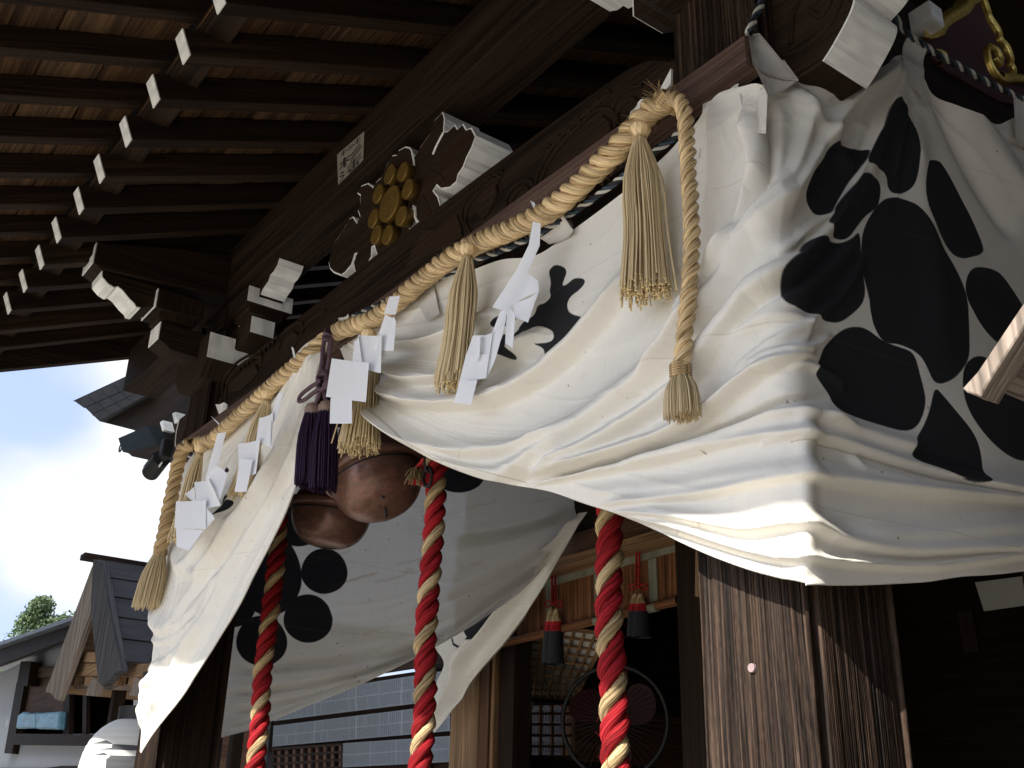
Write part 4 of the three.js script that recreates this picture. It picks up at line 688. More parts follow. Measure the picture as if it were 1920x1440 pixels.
strawTassel('narrow straw tassel beside the gathered curtain and a paper streamer', 500, 752, 0.1, 447, 928, 0.055, 120, { dz: 0.03 });
strawTassel('straw tassel next to the far hanging end of the rope', 374, 852, 0.13, 330, 1012, 0.045, 110, { dz: 0.03 });

// ---------- folded paper streamers ----------
function streamer(label, panels, z0) {
  const t = thing('paper_streamer', label, 'paper streamer', onZ(panels[0][0][0], panels[0][0][1], z0).toArray(), 'white zigzag paper streamers on the rope');
  panels.forEach((l, i) => { const dz = l[4] ?? 0.006 * i, cu = l[5] ?? 0.008; mesh('paper_fold', patch(l.slice(0, 4).map(([a, b, q]) => onZ(a, b, z0 + dz + (q || 0))), 0, 12, cu), M.paper, t); });
}
streamer('zigzag paper streamer crossing the brush character on the curtain', [
  [[999, 415], [1014, 419], [1012, 458], [991, 461], 0, 0.002],
  [[991, 460], [1013, 458], [990, 510], [969, 505], 0.001, 0.003],
  [[969, 505], [990, 510], [959, 586], [923, 576], 0.002, 0.004],
  [[989, 510], [1009, 527], [1010, 547], [964, 570], 0.004, -0.006],
  [[964, 569], [1010, 546], [990, 605], [964, 594], 0.007, 0.008],
  [[938, 584], [951, 574], [948, 604], [923, 623], 0.012, 0.006],
  [[923, 622], [948, 604], [933, 659], [911, 710], 0.013, 0.004],
  [[951, 574], [966, 597], [961, 656], [947, 644], 0.014, 0.01],
  [[887, 629], [924, 623], [918, 665], [874, 665], 0.017, 0.012],
  [[874, 663], [918, 663], [911, 709], [862, 713], 0.018, 0.008],
  [[893, 630], [901, 628], [899, 670], [887, 679], 0.022, 0.004],
  [[862, 712], [895, 713], [883, 759], [851, 755], 0.019, 0.003],
], 0.15);
streamer('square stepped paper streamer beside the purple tassel', [
  [[730, 556], [750, 554], [742, 590], [720, 588], 0, 0.003],
  [[722, 590], [742, 600], [738, 655], [700, 655], 0.005, 0.012],
  [[738, 592], [742, 610], [738, 658], [722, 657], 0.012, 0.004],
  [[672, 628], [716, 628], [714, 700], [676, 690], 0.01, 0.012],
  [[664, 640], [672, 628], [680, 690], [660, 686], 0.016, 0.006],
  [[622, 672], [692, 680], [686, 754], [611, 744], 0.02, 0.006],
  [[620, 746], [660, 748], [660, 794], [618, 794], 0.016, 0.002],
], 0.205);
streamer('narrow paper streamer lying against the gathered curtain folds', [
  [[522, 738], [533, 735], [516, 790], [505, 790], 0, 0.003],
  [[486, 784], [512, 772], [510, 842], [480, 826], 0.006, 0.01],
  [[502, 790], [508, 792], [506, 838], [501, 830], 0.012, 0.003],
  [[446, 832], [488, 822], [480, 888], [448, 892], 0.012, 0.014],
  [[450, 860], [474, 862], [462, 922], [440, 922], 0.016, 0.003],
], 0.2);
streamer('large loose paper streamer with square ends near the far rope end', [
  [[408, 812], [424, 810], [404, 890], [384, 900], 0, 0.004],
  [[404, 872], [426, 890], [412, 938], [386, 900], 0.006, 0.012],
  [[364, 904], [392, 898], [414, 948], [370, 952], 0.01, 0.01],
  [[347, 926], [364, 912], [368, 946], [358, 938], 0.006, 0.004],
  [[330, 940], [386, 938], [386, 992], [327, 990], 0.016, 0.006],
  [[384, 950], [403, 972], [380, 998], [384, 992], 0.014, 0.004],
  [[330, 990], [382, 994], [354, 1033], [331, 1024], 0.012, 0.002],
], 0.2);
{ // small tips that poke out above the rope
  for (const [l, lab] of [[[[994, 376], [1002, 380], [1008, 398], [1004, 400]], 'upper tip of a paper streamer above the thick straw rope'], [[[546, 650], [550, 652], [556, 676], [552, 678]], 'thin paper tip above the rope beside the gathered curtain'], [[[395, 780], [398, 782], [414, 796], [410, 797]], 'thin paper tip above the rope near its far end']]) tag(mesh('paper_tip', patch(l.map(([a, b]) => onZ(a, b, 0.115)), 0, 4, 0.003), M.paper), lab, 'paper');
}

// ---------- purple tie with two tassels ----------
{
  const z = 0.13, P = (l, zz = z) => l.map(([a, b, q]) => onZ(a, b, zz + (q || 0))), t = thing('tassel_tie', 'purple cord with bow knot and two dark tassels gathering the curtain', 'tie', onZ(612, 640, z).toArray());
  mesh('cord', tube(P([[609, 634], [606, 650], [604, 680], [600, 706]]), 0.0085, 30, 8), M.cord, t);
  mesh('cord', tube(P([[621, 634], [619, 660], [614, 690], [608, 712]]), 0.0085, 30, 8), M.cord, t);
  mesh('cord', tube(P([[614, 616, -0.04], [612, 622, -0.02], [613, 632], [611, 640]]), 0.009, 20, 8), M.cord, t);
  mesh('neck_wrap', tube(P([[606, 630], [613, 625, 0.012], [620, 630], [614, 636, 0.012], [606, 631]]), 0.006, 24, 6), M.cord, t);
  mesh('bow_loop', tube(P([[600, 716], [582, 726], [562, 744], [560, 752], [570, 750], [586, 738], [602, 726]], z + 0.012), 0.0072, 40, 8), M.cord, t);
  mesh('knot', merge([tube(P([[597, 706], [612, 702, 0.014], [614, 720, 0.016], [602, 730, 0.014], [596, 720], [597, 706]], z + 0.008), 0.0075, 30, 8), tube(P([[604, 716, 0.018], [596, 708, 0.012], [606, 698], [614, 710, 0.016], [608, 724, 0.02], [618, 728, 0.006]], z + 0.008), 0.0075, 30, 8)]), M.cord, t);
  mesh('cord', tube(P([[604, 726], [598, 742], [592, 758]]), 0.0075, 16, 8), M.cord, t);
  mesh('cord', tube(P([[608, 726], [609, 742], [612, 756]]), 0.0075, 16, 8), M.cord, t);
  for (const [hx, hy, bx, by, dz] of [[586, 768, 578, 908, 0], [612, 764, 606, 916, 0.02]]) {
    const o = onZ(hx, hy, z + dz), e = onZ(bx, by, z + dz), q = [];
    const head = new THREE.LatheGeometry([[0.004, 0.026], [0.02, 0.018], [0.0275, 0.004], [0.027, -0.014], [0.024, -0.022]].map(([a, b]) => new THREE.Vector2(a, b)).reverse(), 20); head.translate(o.x, o.y, o.z);
    const tas = mesh('tassel', (() => { const d = e.clone().sub(o); for (let i = 0; i < 260; i++) { const a = rnd() * 6.283, k = Math.sqrt(rr(0.25, 1)), p0 = o.clone().add(V3(Math.cos(a) * 0.024 * k, -0.012, Math.sin(a) * 0.024 * k)), p1 = o.clone().addScaledVector(d, rr(0.95, 1.03)).add(V3(Math.cos(a) * 0.046 * k, 0, Math.sin(a) * 0.046 * k)); q.push(tube([p0, p0.clone().lerp(p1, 0.35).add(V3(Math.cos(a) * 0.011 * k, 0, Math.sin(a) * 0.011 * k)), p1], 0.0019, 6, 4)); } return merge(q); })(), M.purple, t);
    mesh('tassel_head', head, M.goldThread, tas);
  }
}

// ---------- copper bells ----------
function bell(label, c, r, tilt, chain) {
  const b = thing('shrine_bell', label, 'bell', c.toArray(), 'copper bells under the beam');
  const prof = []; for (let i = 0; i <= 30; i++) { const a = -Math.PI / 2 + Math.PI * i / 30; prof.push(new THREE.Vector2(Math.max(0.0005, r * Math.pow(Math.cos(a), 0.72)), r * 0.9 * Math.sin(a) - (i < 15 ? 0.02 * r : 0))); }
  const rot = new THREE.Matrix4().makeRotationFromEuler(new THREE.Euler(...tilt)).setPosition(c);
  const put = (g) => g.applyMatrix4(rot);
  const uvs = (g, k) => { const uv = g.attributes.uv; for (let i = 0; i < uv.count; i++) uv.setXY(i, uv.getX(i) * 3 * k, uv.getY(i) * 1.4 * k); return g; };
  const lower = mesh('lower_half', put(uvs(new THREE.LatheGeometry(prof.slice(0, 16), 64), 1)), M.copper, b);
  mesh('upper_half', put(uvs(new THREE.LatheGeometry(prof.slice(15), 64), 1)), M.copper, b);
  const band = new THREE.LatheGeometry([[0.98, 0.16], [1.08, 0.15], [1.12, 0.09], [1.12, -0.01], [1.08, -0.06], [0.98, -0.06]].map(([x, y]) => new THREE.Vector2(x * r, y * r + 0.01)).reverse(), 64);
  const bd = mesh('rim_band', put(uvs(band, 1)), M.copper, b);
  mesh('rim_line', put(new THREE.TorusGeometry(r * 1.0, 0.0035, 6, 64).rotateX(Math.PI / 2).translate(0, -r * 0.075, 0)), M.iron, bd);
  // mouth slit across the foot
  const sl = []; for (let i = -10; i <= 10; i++) { const a = i / 10 * 0.62; sl.push(V3(Math.sin(a) * r * 0.99, -Math.cos(a) * r * 0.935 + 0.002, 0)); }
  mesh('slit', put(tube(sl, 0.0048, 40, 6)), M.black, lower);
  for (const s of [-1, 1]) mesh('slit_hole', put(new THREE.SphereGeometry(0.011, 14, 10).translate(s * Math.sin(0.62) * r * 0.97, -Math.cos(0.62) * r * 0.94, 0)), M.black, lower);
  mesh('hanger', put(tube([V3(-0.03, r * 0.84, 0), V3(0, r * 1.15, 0), V3(0.03, r * 0.84, 0)], 0.009, 16, 8)), M.iron, b);
  const top = V3(0, r * 1.1, 0).applyMatrix4(rot); const q = []; for (let y = top.y, i = 0; y < 3.62; y += 0.05, i++) { const g = new THREE.TorusGeometry(0.024, 0.006, 6, 14).scale(0.7, 1.25, 1); g.rotateY(i % 2 ? Math.PI / 2 : 0); g.translate(top.x, y + 0.02, top.z); q.push(g); } if (q.length) mesh('chain', merge(q), M.iron, b);
}
bell('larger looking copper bell with a dented foot, next to the swagged curtain edge', onZ(703, 893, -0.26), 0.176, [0.38, -0.5, 0.36]);
bell('copper bell half hidden behind its neighbour, slit facing the hall', onZ(622, 960, -0.44), 0.172, [0.1, 0.9, -0.18]);
bell('copper bell tucked behind the swagged curtain', V3(-0.95, 2.86, -0.42), 0.163, [0, 0, 0]);
// beam inside the porch from which bells and ropes hang
tag(mesh('bell_beam', box(-3.37, -0.27, 3.62, 3.74, -0.46, -0.33, 0, 0.006), M.old), 'dark beam behind the carved beam that carries the bells', 'beam');

// ---------- red and cream bell ropes ----------
function bellRope(label, top, bot, z, ytop) {
  const a = onZ(...top, z), b = onZ(...bot, z), d = b.clone().sub(a), A = a.clone().addScaledVector(d, -(3.3 - a.y) / -d.y * -1), pts = [];
  const yTop = ytop, yBot = 0.7, X = (y) => a.x + (b.x - a.x) * (y - a.y) / (b.y - a.y);
  for (let i = 0; i <= 10; i++) { const y = yTop + (yBot - yTop) * i / 10; pts.push(V3(X(y) + 0.004 * Math.sin(i * 1.7), y, z + 0.004 * Math.cos(i * 2.3))); }
  const r = thing('bell_rope', label, 'rope', [X(yTop), yTop, z], 'red and cream bell ropes');
  strands(curve(pts), 0.0375, 0.162, 3, r, [M.redRope, M.redRope, M.creamRope], 'strand', 13, 1);
  const fz = []; for (let i = 0; i < 260; i++) { const y = rr(yBot, yTop), a1 = rnd() * 6.283, p = V3(X(y) + Math.cos(a1) * 0.036, y, z + Math.sin(a1) * 0.036), e = p.clone().add(V3(Math.cos(a1) * rr(0.002, 0.012), rr(-0.02, 0.012), Math.sin(a1) * rr(0.002, 0.012))); fz.push(tube([p, p.clone().lerp(e, 0.5).add(V3(0, 0.003, 0)), e], 0.0006, 3, 3)); } stuff(mesh('loose_fibre', merge(fz), M.redRope, r));
  const q = []; for (let y = yTop - 0.1, i = 0; y < 3.62; y += 0.055, i++) { const g = new THREE.TorusGeometry(0.026, 0.0065, 6, 14).scale(0.7, 1.3, 1); g.rotateY(i % 2 ? Math.PI / 2 : 0.4); g.translate(X(yTop) + 0.012, y, z + 0.04); q.push(g); }
  mesh('chain', merge(q), M.iron, r);
  const tu = []; for (let i = 0; i < 200; i++) { const p = V3(X(yTop) - 0.03, yTop - 0.02, z + 0.03), a2 = rnd() * 6.283, k = Math.sqrt(rnd()), e = p.clone().add(V3(-0.035 + Math.cos(a2) * 0.035 * k, -0.085 * rr(0.8, 1), Math.sin(a2) * 0.04 * k)); tu.push(tube([p.clone().add(V3(rr(-0.01, 0.01), 0, rr(-0.01, 0.01))), p.clone().lerp(e, 0.5).add(V3(-0.012, 0.01, 0)), e], 0.0024, 5, 4)); }
  stuff(mesh('tuft', merge(tu), M.redTuft, r));
  const kn = []; for (let i = 0; i < 60; i++) { const p = V3(X(yTop) - 0.045, yTop - 0.05, z + 0.045), e = p.clone().add(V3(rr(-0.02, 0.05), rr(-0.075, -0.04), rr(-0.01, 0.05))); kn.push(tube([p, p.clone().lerp(e, 0.6).add(V3(0, 0.01, 0.005)), e], 0.0022, 4, 4)); } stuff(mesh('cream_fringe', merge(kn), M.creamRope, r));
}
bellRope('red and cream twisted bell rope in front of the crest petals of the side curtain', [522, 1000], [477, 1436], -0.18, 2.82);
bellRope('red and cream twisted bell rope hanging by its chain beside the bells', [814, 950], [788, 1436], -0.31, 2.86);
bellRope('red and cream twisted bell rope before the rolled blind and tassels', [1142, 975], [1151, 1436], -0.3, 2.75);

// ---------- main hall behind the porch ----------
const HZ = -2.5;
{
  const h = thing('shrine_hall', 'dark timber front of the shrine hall behind the porch', 'building', [XC, 0, HZ]);
  const B = (n, x0, x1, y0, y1, z0, z1, ax, m, bev = 0.006) => mesh(n, box(x0, x1, y0, y1, z0, z1, ax, bev), m, h);
  const Q = (n, l, z, d, m, ax = 0) => mesh(n, prismZ(pz(l, z), z, d, ax), m, h);
  // pillar in the sun, its jamb and the dark frame beside it
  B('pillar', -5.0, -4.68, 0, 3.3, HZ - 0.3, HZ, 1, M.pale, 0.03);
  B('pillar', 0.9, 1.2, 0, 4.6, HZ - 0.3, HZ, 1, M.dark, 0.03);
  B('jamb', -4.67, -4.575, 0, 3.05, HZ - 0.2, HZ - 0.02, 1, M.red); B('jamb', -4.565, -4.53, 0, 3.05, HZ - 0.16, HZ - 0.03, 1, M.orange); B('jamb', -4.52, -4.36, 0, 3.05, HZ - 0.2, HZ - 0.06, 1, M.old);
  B('jamb', -2.83, -2.66, 0, 3.3, HZ - 0.2, HZ, 1, M.dark, 0.01); B('jamb', -0.92, -0.78, 0, 3.3, HZ - 0.2, HZ, 1, M.dark, 0.01);
  B('lintel', -5.0, 1.2, 3.13, 3.2, HZ - 0.16, HZ + 0.06, 0, M.orange); B('lintel', -5.0, 1.2, 3.2, 3.34, HZ - 0.2, HZ + 0.02, 0, M.red); B('lintel', -5.0, 1.2, 3.34, 3.6, HZ - 0.24, HZ, 0, M.dark); B('lintel', -5.0, 1.2, 3.6, 4.75, HZ - 0.2, HZ - 0.06, 0, M.old);
  B('wall', -5.0, 1.2, 4.76, 5.6, HZ - 0.3, HZ - 0.1, 0, M.old);
  // room behind: floor, walls, ceiling
  B('floor', -5.1, 1.2, 0.6, 0.75, -7, HZ - 0.3, 2, M.dark); B('wall', -5.1, 1.2, 0.75, 4.4, -7.1, -7, 0, M.old); B('wall', 1.2, 1.3, 0, 4.7, -7.1, HZ, 2, M.old);
  B('ceiling', -5.1, 1.2, 4.4, 4.5, -7, HZ - 0.3, 2, M.old);
  const w0 = onX(992, 1318, -5.03), w1 = onX(1078, 1421, -5.03), wz0 = w0.z + 0.35;
  B('side_wall', -5.15, -5.03, 0, w1.y - 0.02, -7, HZ - 0.3, 2, M.old); B('side_wall', -5.15, -5.03, w0.y + 0.02, 4.7, -7, HZ - 0.3, 2, M.old); B('side_wall', -5.15, -5.03, w1.y - 0.02, w0.y + 0.02, -7, w1.z, 2, M.red); B('side_wall', -5.15, -5.03, w1.y - 0.02, w0.y + 0.02, wz0, HZ - 0.3, 2, M.old);
  // steps up to the hall
  for (let i = 0; i < 3; i++) B('step', -4.6, 0.8, i * 0.2, i * 0.2 + 0.2, HZ - 0.3, HZ + 0.9 - i * 0.3, 0, M.dark2, 0.01);
}
// rolled reed blinds with brocade borders
{
  const z = HZ - 0.07, b = thing('reed_blind', 'brown reed blind with grey green brocade borders, rolled at the foot', 'blind', onZ(1100, 1130, z).toArray());
  const Q = (n, l, d, m, dz = 0) => mesh(n, prismZ(pz(l, z + dz), z + dz, d, 1), m, b);
  Q('reed_sheet', [[925, 1215], [1272, 1130], [1275, 1020], [925, 1110]], 0.008, M.blind);
  for (let i = 0; i < 14; i++) { const t = i / 13, a = onZ(930 + 340 * t, 1110 - 88 * t, z + 0.002), c = onZ(936 + 336 * t, 1212 - 82 * t, z + 0.002); mesh('stitch_cord', tube([a, c], 0.0018, 2, 4), M.orange, b); }
  Q('brocade_border', [[925, 1128], [1275, 1032], [1276, 1008], [925, 1098]], 0.006, M.brocade, 0.006);
  for (const [x, y0, y1, w] of [[1022, 1075, 1186, 11], [1113, 1072, 1158, 15], [1215, 1050, 1132, 15]]) Q('brocade_border', [[x, y0], [x + w, y0 - 4], [x + w + 3, y1 - 4], [x + 3, y1]], 0.006, M.brocade, 0.007);
  mesh('roll', tube([onZ(940, 1207, z + 0.03), onZ(1020, 1188, z + 0.03), onZ(1120, 1163, z + 0.03), onZ(1272, 1126, z + 0.03)], 0.026, 30, 12), M.blind, b);
  for (const x of [1118, 1218]) { const y = 1163 - (x - 1120) * 0.243, p = onZ(x + 6, y, z + 0.03), g = new THREE.CylinderGeometry(0.0275, 0.0275, 0.075, 16).rotateZ(Math.PI / 2); g.translate(p.x, p.y, p.z); mesh('roll_band', g, M.brocade, b); }
  const tassel = (label, x, y, yk, yh, ye) => {
    const t = thing('blind_tassel', label, 'tassel', onZ(x, y, z + 0.05).toArray(), 'tricolour tassels on the blind'), P = (a, c, d = 0.05) => onZ(a, c, z + d);
    for (const s of [-3, 3]) mesh('cord', tube([P(x + s, y), P(x + s, yk)], 0.007, 4, 6), M.redRope, t);
    for (const s of [-1, 1]) mesh('bow_loop', tube([P(x, yk), P(x + s * 10, yk - 5), P(x + s * 17, yk - 1), P(x + s * 14, yk + 6), P(x + s * 5, yk + 3), P(x, yk)], 0.005, 24, 6), M.redRope, t);
    for (const s of [-1, 1]) { const p = P(x + s * 5, yh, 0.06), sc = (yh && 1);
      const L = P(x, yh).y - P(x, ye).y, cone = (r0, r1, a0, a1, m, n) => { const g = new THREE.CylinderGeometry(r0, r1, (a1 - a0) * L, 16, 1, true); g.translate(p.x, p.y - (a0 + a1) / 2 * L, p.z); mesh(n, g, m, t); };
      cone(0.012, 0.036, 0, 0.24, M.creamRope, 'cream_head'); cone(0.036, 0.042, 0.24, 0.42, M.redRope, 'red_band'); cone(0.042, 0.052, 0.42, 1, M.black, 'dark_skirt'); }
  };
  tassel('tricolour tassel on the blind beside the hall pillar', 1038, 1068, 1132, 1142, 1245);
  tassel('tricolour tassel on the blind beside the door jamb', 1196, 1034, 1100, 1114, 1195);
}
// lattice shutter held up under the ceiling, lattice window behind it
function lattice(name, label, corners, nx, ny, w, m, pane, lab) {
  const [a, b, c, d] = corners, t = thing(name, label, 'lattice', a.toArray()), at2 = (s, k) => a.clone().multiplyScalar((1 - s) * (1 - k)).addScaledVector(b, s * (1 - k)).addScaledVector(c, s * k).addScaledVector(d, (1 - s) * k), n = b.clone().sub(a).cross(d.clone().sub(a)).normalize();
  for (let i = 0; i <= nx; i++) { const e = i === 0 || i === nx ? 1.8 : 1; mesh(e > 1 ? 'frame_bar' : 'slat', bar(at2(i / nx, 0), at2(i / nx, 1), w * e, w * 1.3 * e, 0, n), m, t); }
  for (let i = 0; i <= ny; i++) { const e = i === 0 || i === ny ? 1.8 : 1; mesh(e > 1 ? 'frame_bar' : 'slat', bar(at2(0, i / ny), at2(1, i / ny), w * e, w * 1.1 * e, 0, n), m, t); }
  if (pane) { const o = n.clone().multiplyScalar(pane), g = patch([a, b, c, d].map((p) => p.clone().add(o)), 0, 1, 0); mesh('paper_backing', g, M.shoji, t); }
}
{
  const y = 3.02, L = (px, py) => onZ(px, py, HZ - 0.35);
  lattice('lattice_shutter', 'wooden lattice shutter swung up flat inside the doorway', (() => { const a = onX(930, 1304, -5.0), b = onX(1078, 1309, -5.0); return [a, b, onZ(1140, 1188, -2.75), onZ(930, 1165, -2.75)]; })(), 11, 9, 0.013, M.orange, -0.025);
  lattice('lattice_window', 'small lattice window at the back of the room, paper notices behind', [onX(990, 1420, -5.08), onX(1078, 1421, -5.08), onX(1076, 1318, -5.08), onX(992, 1318, -5.08)], 4, 5, 0.018, M.red, 0);
  const cv = document.createElement('canvas'); cv.width = 256; cv.height = 256; const x = cv.getContext('2d'); x.fillStyle = '#aab0bb'; x.fillRect(0, 0, 256, 256); x.fillStyle = '#5c6068'; for (let i = 0; i < 30; i++) for (let j = 0; j < 5; j++) { let q = j * 51 + 5; while (q < j * 51 + 40) { const l = rr(2, 6); x.fillRect(i * 8.5 + 2, q, 4, l); q += l + 1.6; } }
  const ct = new THREE.CanvasTexture(cv); ct.colorSpace = THREE.SRGBColorSpace;
  tag(mesh('notice_sheet', patch([onX(940, 1445, -5.6), onX(1100, 1445, -5.6), onX(1100, 1300, -5.6), onX(940, 1300, -5.6)], 0, 1, 0), new THREE.MeshStandardMaterial({ map: ct, roughness: 0.9 })), 'pale notice sheet of small columns behind the lattice window', 'notice');
  const pl = clothMaterial(() => {}, 0, 0.5, 0, 0.5, 128, [205, 195, 178]);
  tag(mesh('door_cloth', patch([onX(940, 1421, -4.98), onX(986, 1420, -4.98), onX(1001, 1316, -4.98), onX(940, 1312, -4.98)], 0, 10, 0.02), pl), 'hanging beige cloth beside the lattice window', 'cloth');
}
// electric fan inside the doorway
{
  const p = onZ(1152, 1352, -3.1), r = 0.34, f = thing('electric_fan', 'round fan with dark red blades in the dim doorway', 'fan', [p.x, 0.75, p.z]);
  const face = (g) => { g.rotateY(0.6); g.rotateX(0.0); g.translate(p.x, p.y, p.z); return g; };
  mesh('guard_ring', face(new THREE.TorusGeometry(r, 0.014, 8, 64)), M.iron, f);
  const w = []; for (let i = 0; i < 48; i++) { const a = i / 48 * 6.283; w.push(tube([V3(Math.cos(a) * 0.05, Math.sin(a) * 0.05, 0.06), V3(Math.cos(a) * r * 0.6, Math.sin(a) * r * 0.6, 0.06), V3(Math.cos(a) * r, Math.sin(a) * r, 0)], 0.002, 5, 4)); } mesh('guard_wires', face(merge(w)), M.iron, f);
  for (let i = 0; i < 3; i++) { const s = new THREE.Shape(); s.moveTo(0.04, 0); s.bezierCurveTo(0.1, 0.16, 0.25, 0.2, 0.3, 0.08); s.bezierCurveTo(0.31, -0.06, 0.2, -0.16, 0.04, -0.03); const g = new THREE.ExtrudeGeometry(s, { depth: 0.006, bevelEnabled: false, curveSegments: 10 }).rotateX(0.25).rotateZ(i * 2.094 + 0.4); mesh('blade', face(g), mat(0.03, 0.004, 0.005, { roughness: 0.5, specularIntensity: 0.3 }), f); }
  mesh('motor', face(new THREE.CylinderGeometry(0.06, 0.08, 0.16, 20).rotateX(Math.PI / 2).translate(0, 0, -0.08)), M.iron, f);
  mesh('stand', new THREE.CylinderGeometry(0.02, 0.025, p.y - 0.78, 12).translate(p.x, (p.y + 0.76) / 2 - 0.03, p.z - 0.06), M.iron, f); mesh('base', new THREE.CylinderGeometry(0.2, 0.22, 0.04, 24).translate(p.x, 0.77, p.z - 0.06), M.iron, f);
}
// papers hung in the dark bay past the near post
{
  tag(mesh('wall_notice', prismZ(pz([[1828, 1092], [1845, 1146], [1960, 1130], [1960, 1075]], -5.6), -5.6, 0.004, 0), M.shoji), 'pale notice sheet hung in the dark room beside the near post', 'notice');
  tag(mesh('wall_plaque', prismZ(pz([[1794, 1146], [1822, 1144], [1836, 1220], [1808, 1226]], -5.6), -5.6, 0.03, 1, 0.003), M.dark), 'small upright wooden plaque hung in the dark room under the notice', 'plaque');
  tag(mesh('amulet_strip', prismZ(pz([[1304, 1032], [1312, 1036], [1313, 1120], [1303, 1118]], HZ + 0.01), HZ + 0.01, 0.006, 1), M.pale), 'narrow written strip of pale wood on the door jamb', 'strip');
}

// ---------- gold-edged strut high on the side ----------
{
  const Xg = -0.06, ox = (l) => pxl(l, Xg), P = (l) => l.map(([a, b]) => [1640 + a / 6.857, b / 6.857]);
  const out = ox(P([[560, 560], [610, 480], [700, 520], [870, 460], [880, 400], [960, 320], [1180, 180], [1260, 70], [1350, 20], [1400, 150], [1430, 250], [1540, 420], [1575, 560], [1660, 640], [1700, 780], [1690, 860], [1730, 900], [1720, 980], [1670, 1020], [1620, 1040], [1760, 1090], [1960, 1130], [2050, 1400], [1600, 1300], [900, 900]]));
  const g = thing('gold_strut', 'dark red carved strut with broad gilded curling edge', 'strut', onX(1800, 80, Xg).toArray());
  mesh('board', prismX(out, Xg, 0.08, 2), M.maroon, g);
  const rim = (l, r, z = 0) => { const p = P(l).map(([a, b]) => onX(a, b, Xg + 0.01)); const c = curve(p), q = []; const n = 60; for (let i = 0; i < n; i++) { const a = c.getPointAt(i / n), b = c.getPointAt(Math.min(1, (i + 1.08) / n)); q.push(bar(a.clone().add(V3(-0.05, 0, 0)), b.clone().add(V3(-0.05, 0, 0)), 0.12, 0.012, 0, V3(0, 1, 0.01))); } return merge(q); };
  const ribbon = (l, w, d) => { // gilded band: follows the outline, broad across the thickness of the board
    const c = curve(P(l).map(([a, b]) => onX(a, b, Xg))), n = 90, pos = [], uv = [], idx = [];
    for (let i = 0; i <= n; i++) { const p = c.getPointAt(i / n), t = c.getTangentAt(i / n), nn = V3(0, -t.z, t.y).normalize(); for (const [a, b] of [[0.012, 0], [0.02, w * 0.5], [0.012, w], [-d, w], [-d, 0], [0.012, 0]]) { pos.push(p.x + a, p.y + nn.y * b, p.z + nn.z * b); uv.push(a * 10, i / n * 6); } }
    for (let i = 0; i < n; i++) for (let k = 0; k < 5; k++) { const q = i * 6 + k; idx.push(q, q + 1, q + 6, q + 1, q + 7, q + 6); }
    const ge = new THREE.BufferGeometry(); ge.setAttribute('position', new THREE.Float32BufferAttribute(pos, 3)); ge.setAttribute('uv', new THREE.Float32BufferAttribute(uv, 2)); ge.setIndex(idx); ge.computeVertexNormals(); return ge; };
  mesh('gilded_edge', ribbon([[600, 500], [700, 520], [860, 465], [880, 415], [960, 330], [1180, 190], [1260, 75], [1340, 30]], 0.045, 0.03), M.goldBright, g);
  mesh('gilded_edge', ribbon([[1355, 25], [1400, 150], [1430, 250], [1540, 420], [1570, 540], [1650, 630], [1700, 770], [1690, 850], [1730, 900], [1715, 985], [1660, 1025], [1580, 1000], [1490, 890], [1450, 780], [1440, 700], [1480, 660], [1540, 700], [1570, 780], [1545, 800], [1520, 760]], 0.022, 0.03), M.goldBright, g);
  mesh('gilded_edge', ribbon([[1620, 1040], [1700, 1075], [1800, 1070], [1920, 1085], [2050, 1130]], 0.03, 0.03), M.goldBright, g);
  mesh('gilded_edge', ribbon([[690, 740], [740, 705], [800, 710], [850, 750], [840, 800], [800, 800]], 0.012, 0.03), M.goldBright, g);
}
{ // side beam and rafter end in the dark above the crest curtain
  const s = thing('side_beam', 'dark side beam running back from the near post to the hall', 'beam', [-0.135, 3.3, -1.4]);
  mesh('beam', box(-0.24, -0.07, 3.6, 3.95, -2.2, -0.33, 2, 0.01), M.dark2, s);
  mesh('lower_beam', box(-0.22, -0.08, 3.2, 3.5, -2.2, -0.28, 2, 0.01), M.old, s);
  const p = onX(1757, 25, 0.0); tag(mesh('painted_block', box(p.x - 0.1, p.x, p.y - 0.034, p.y + 0.034, p.z - 0.032, p.z + 0.032, 0, 0.003), M.white), 'white painted block end in the dark over the gold edged strut', 'block end');
  const q = thing('side_beam', 'dark beam behind the side curtain, running back from the far post', 'beam', [-3.505, 3.3, -1.4]);
  mesh('beam', box(-3.6, -3.43, 3.6, 3.95, -2.2, -0.33, 2, 0.01), M.dark2, q);
}

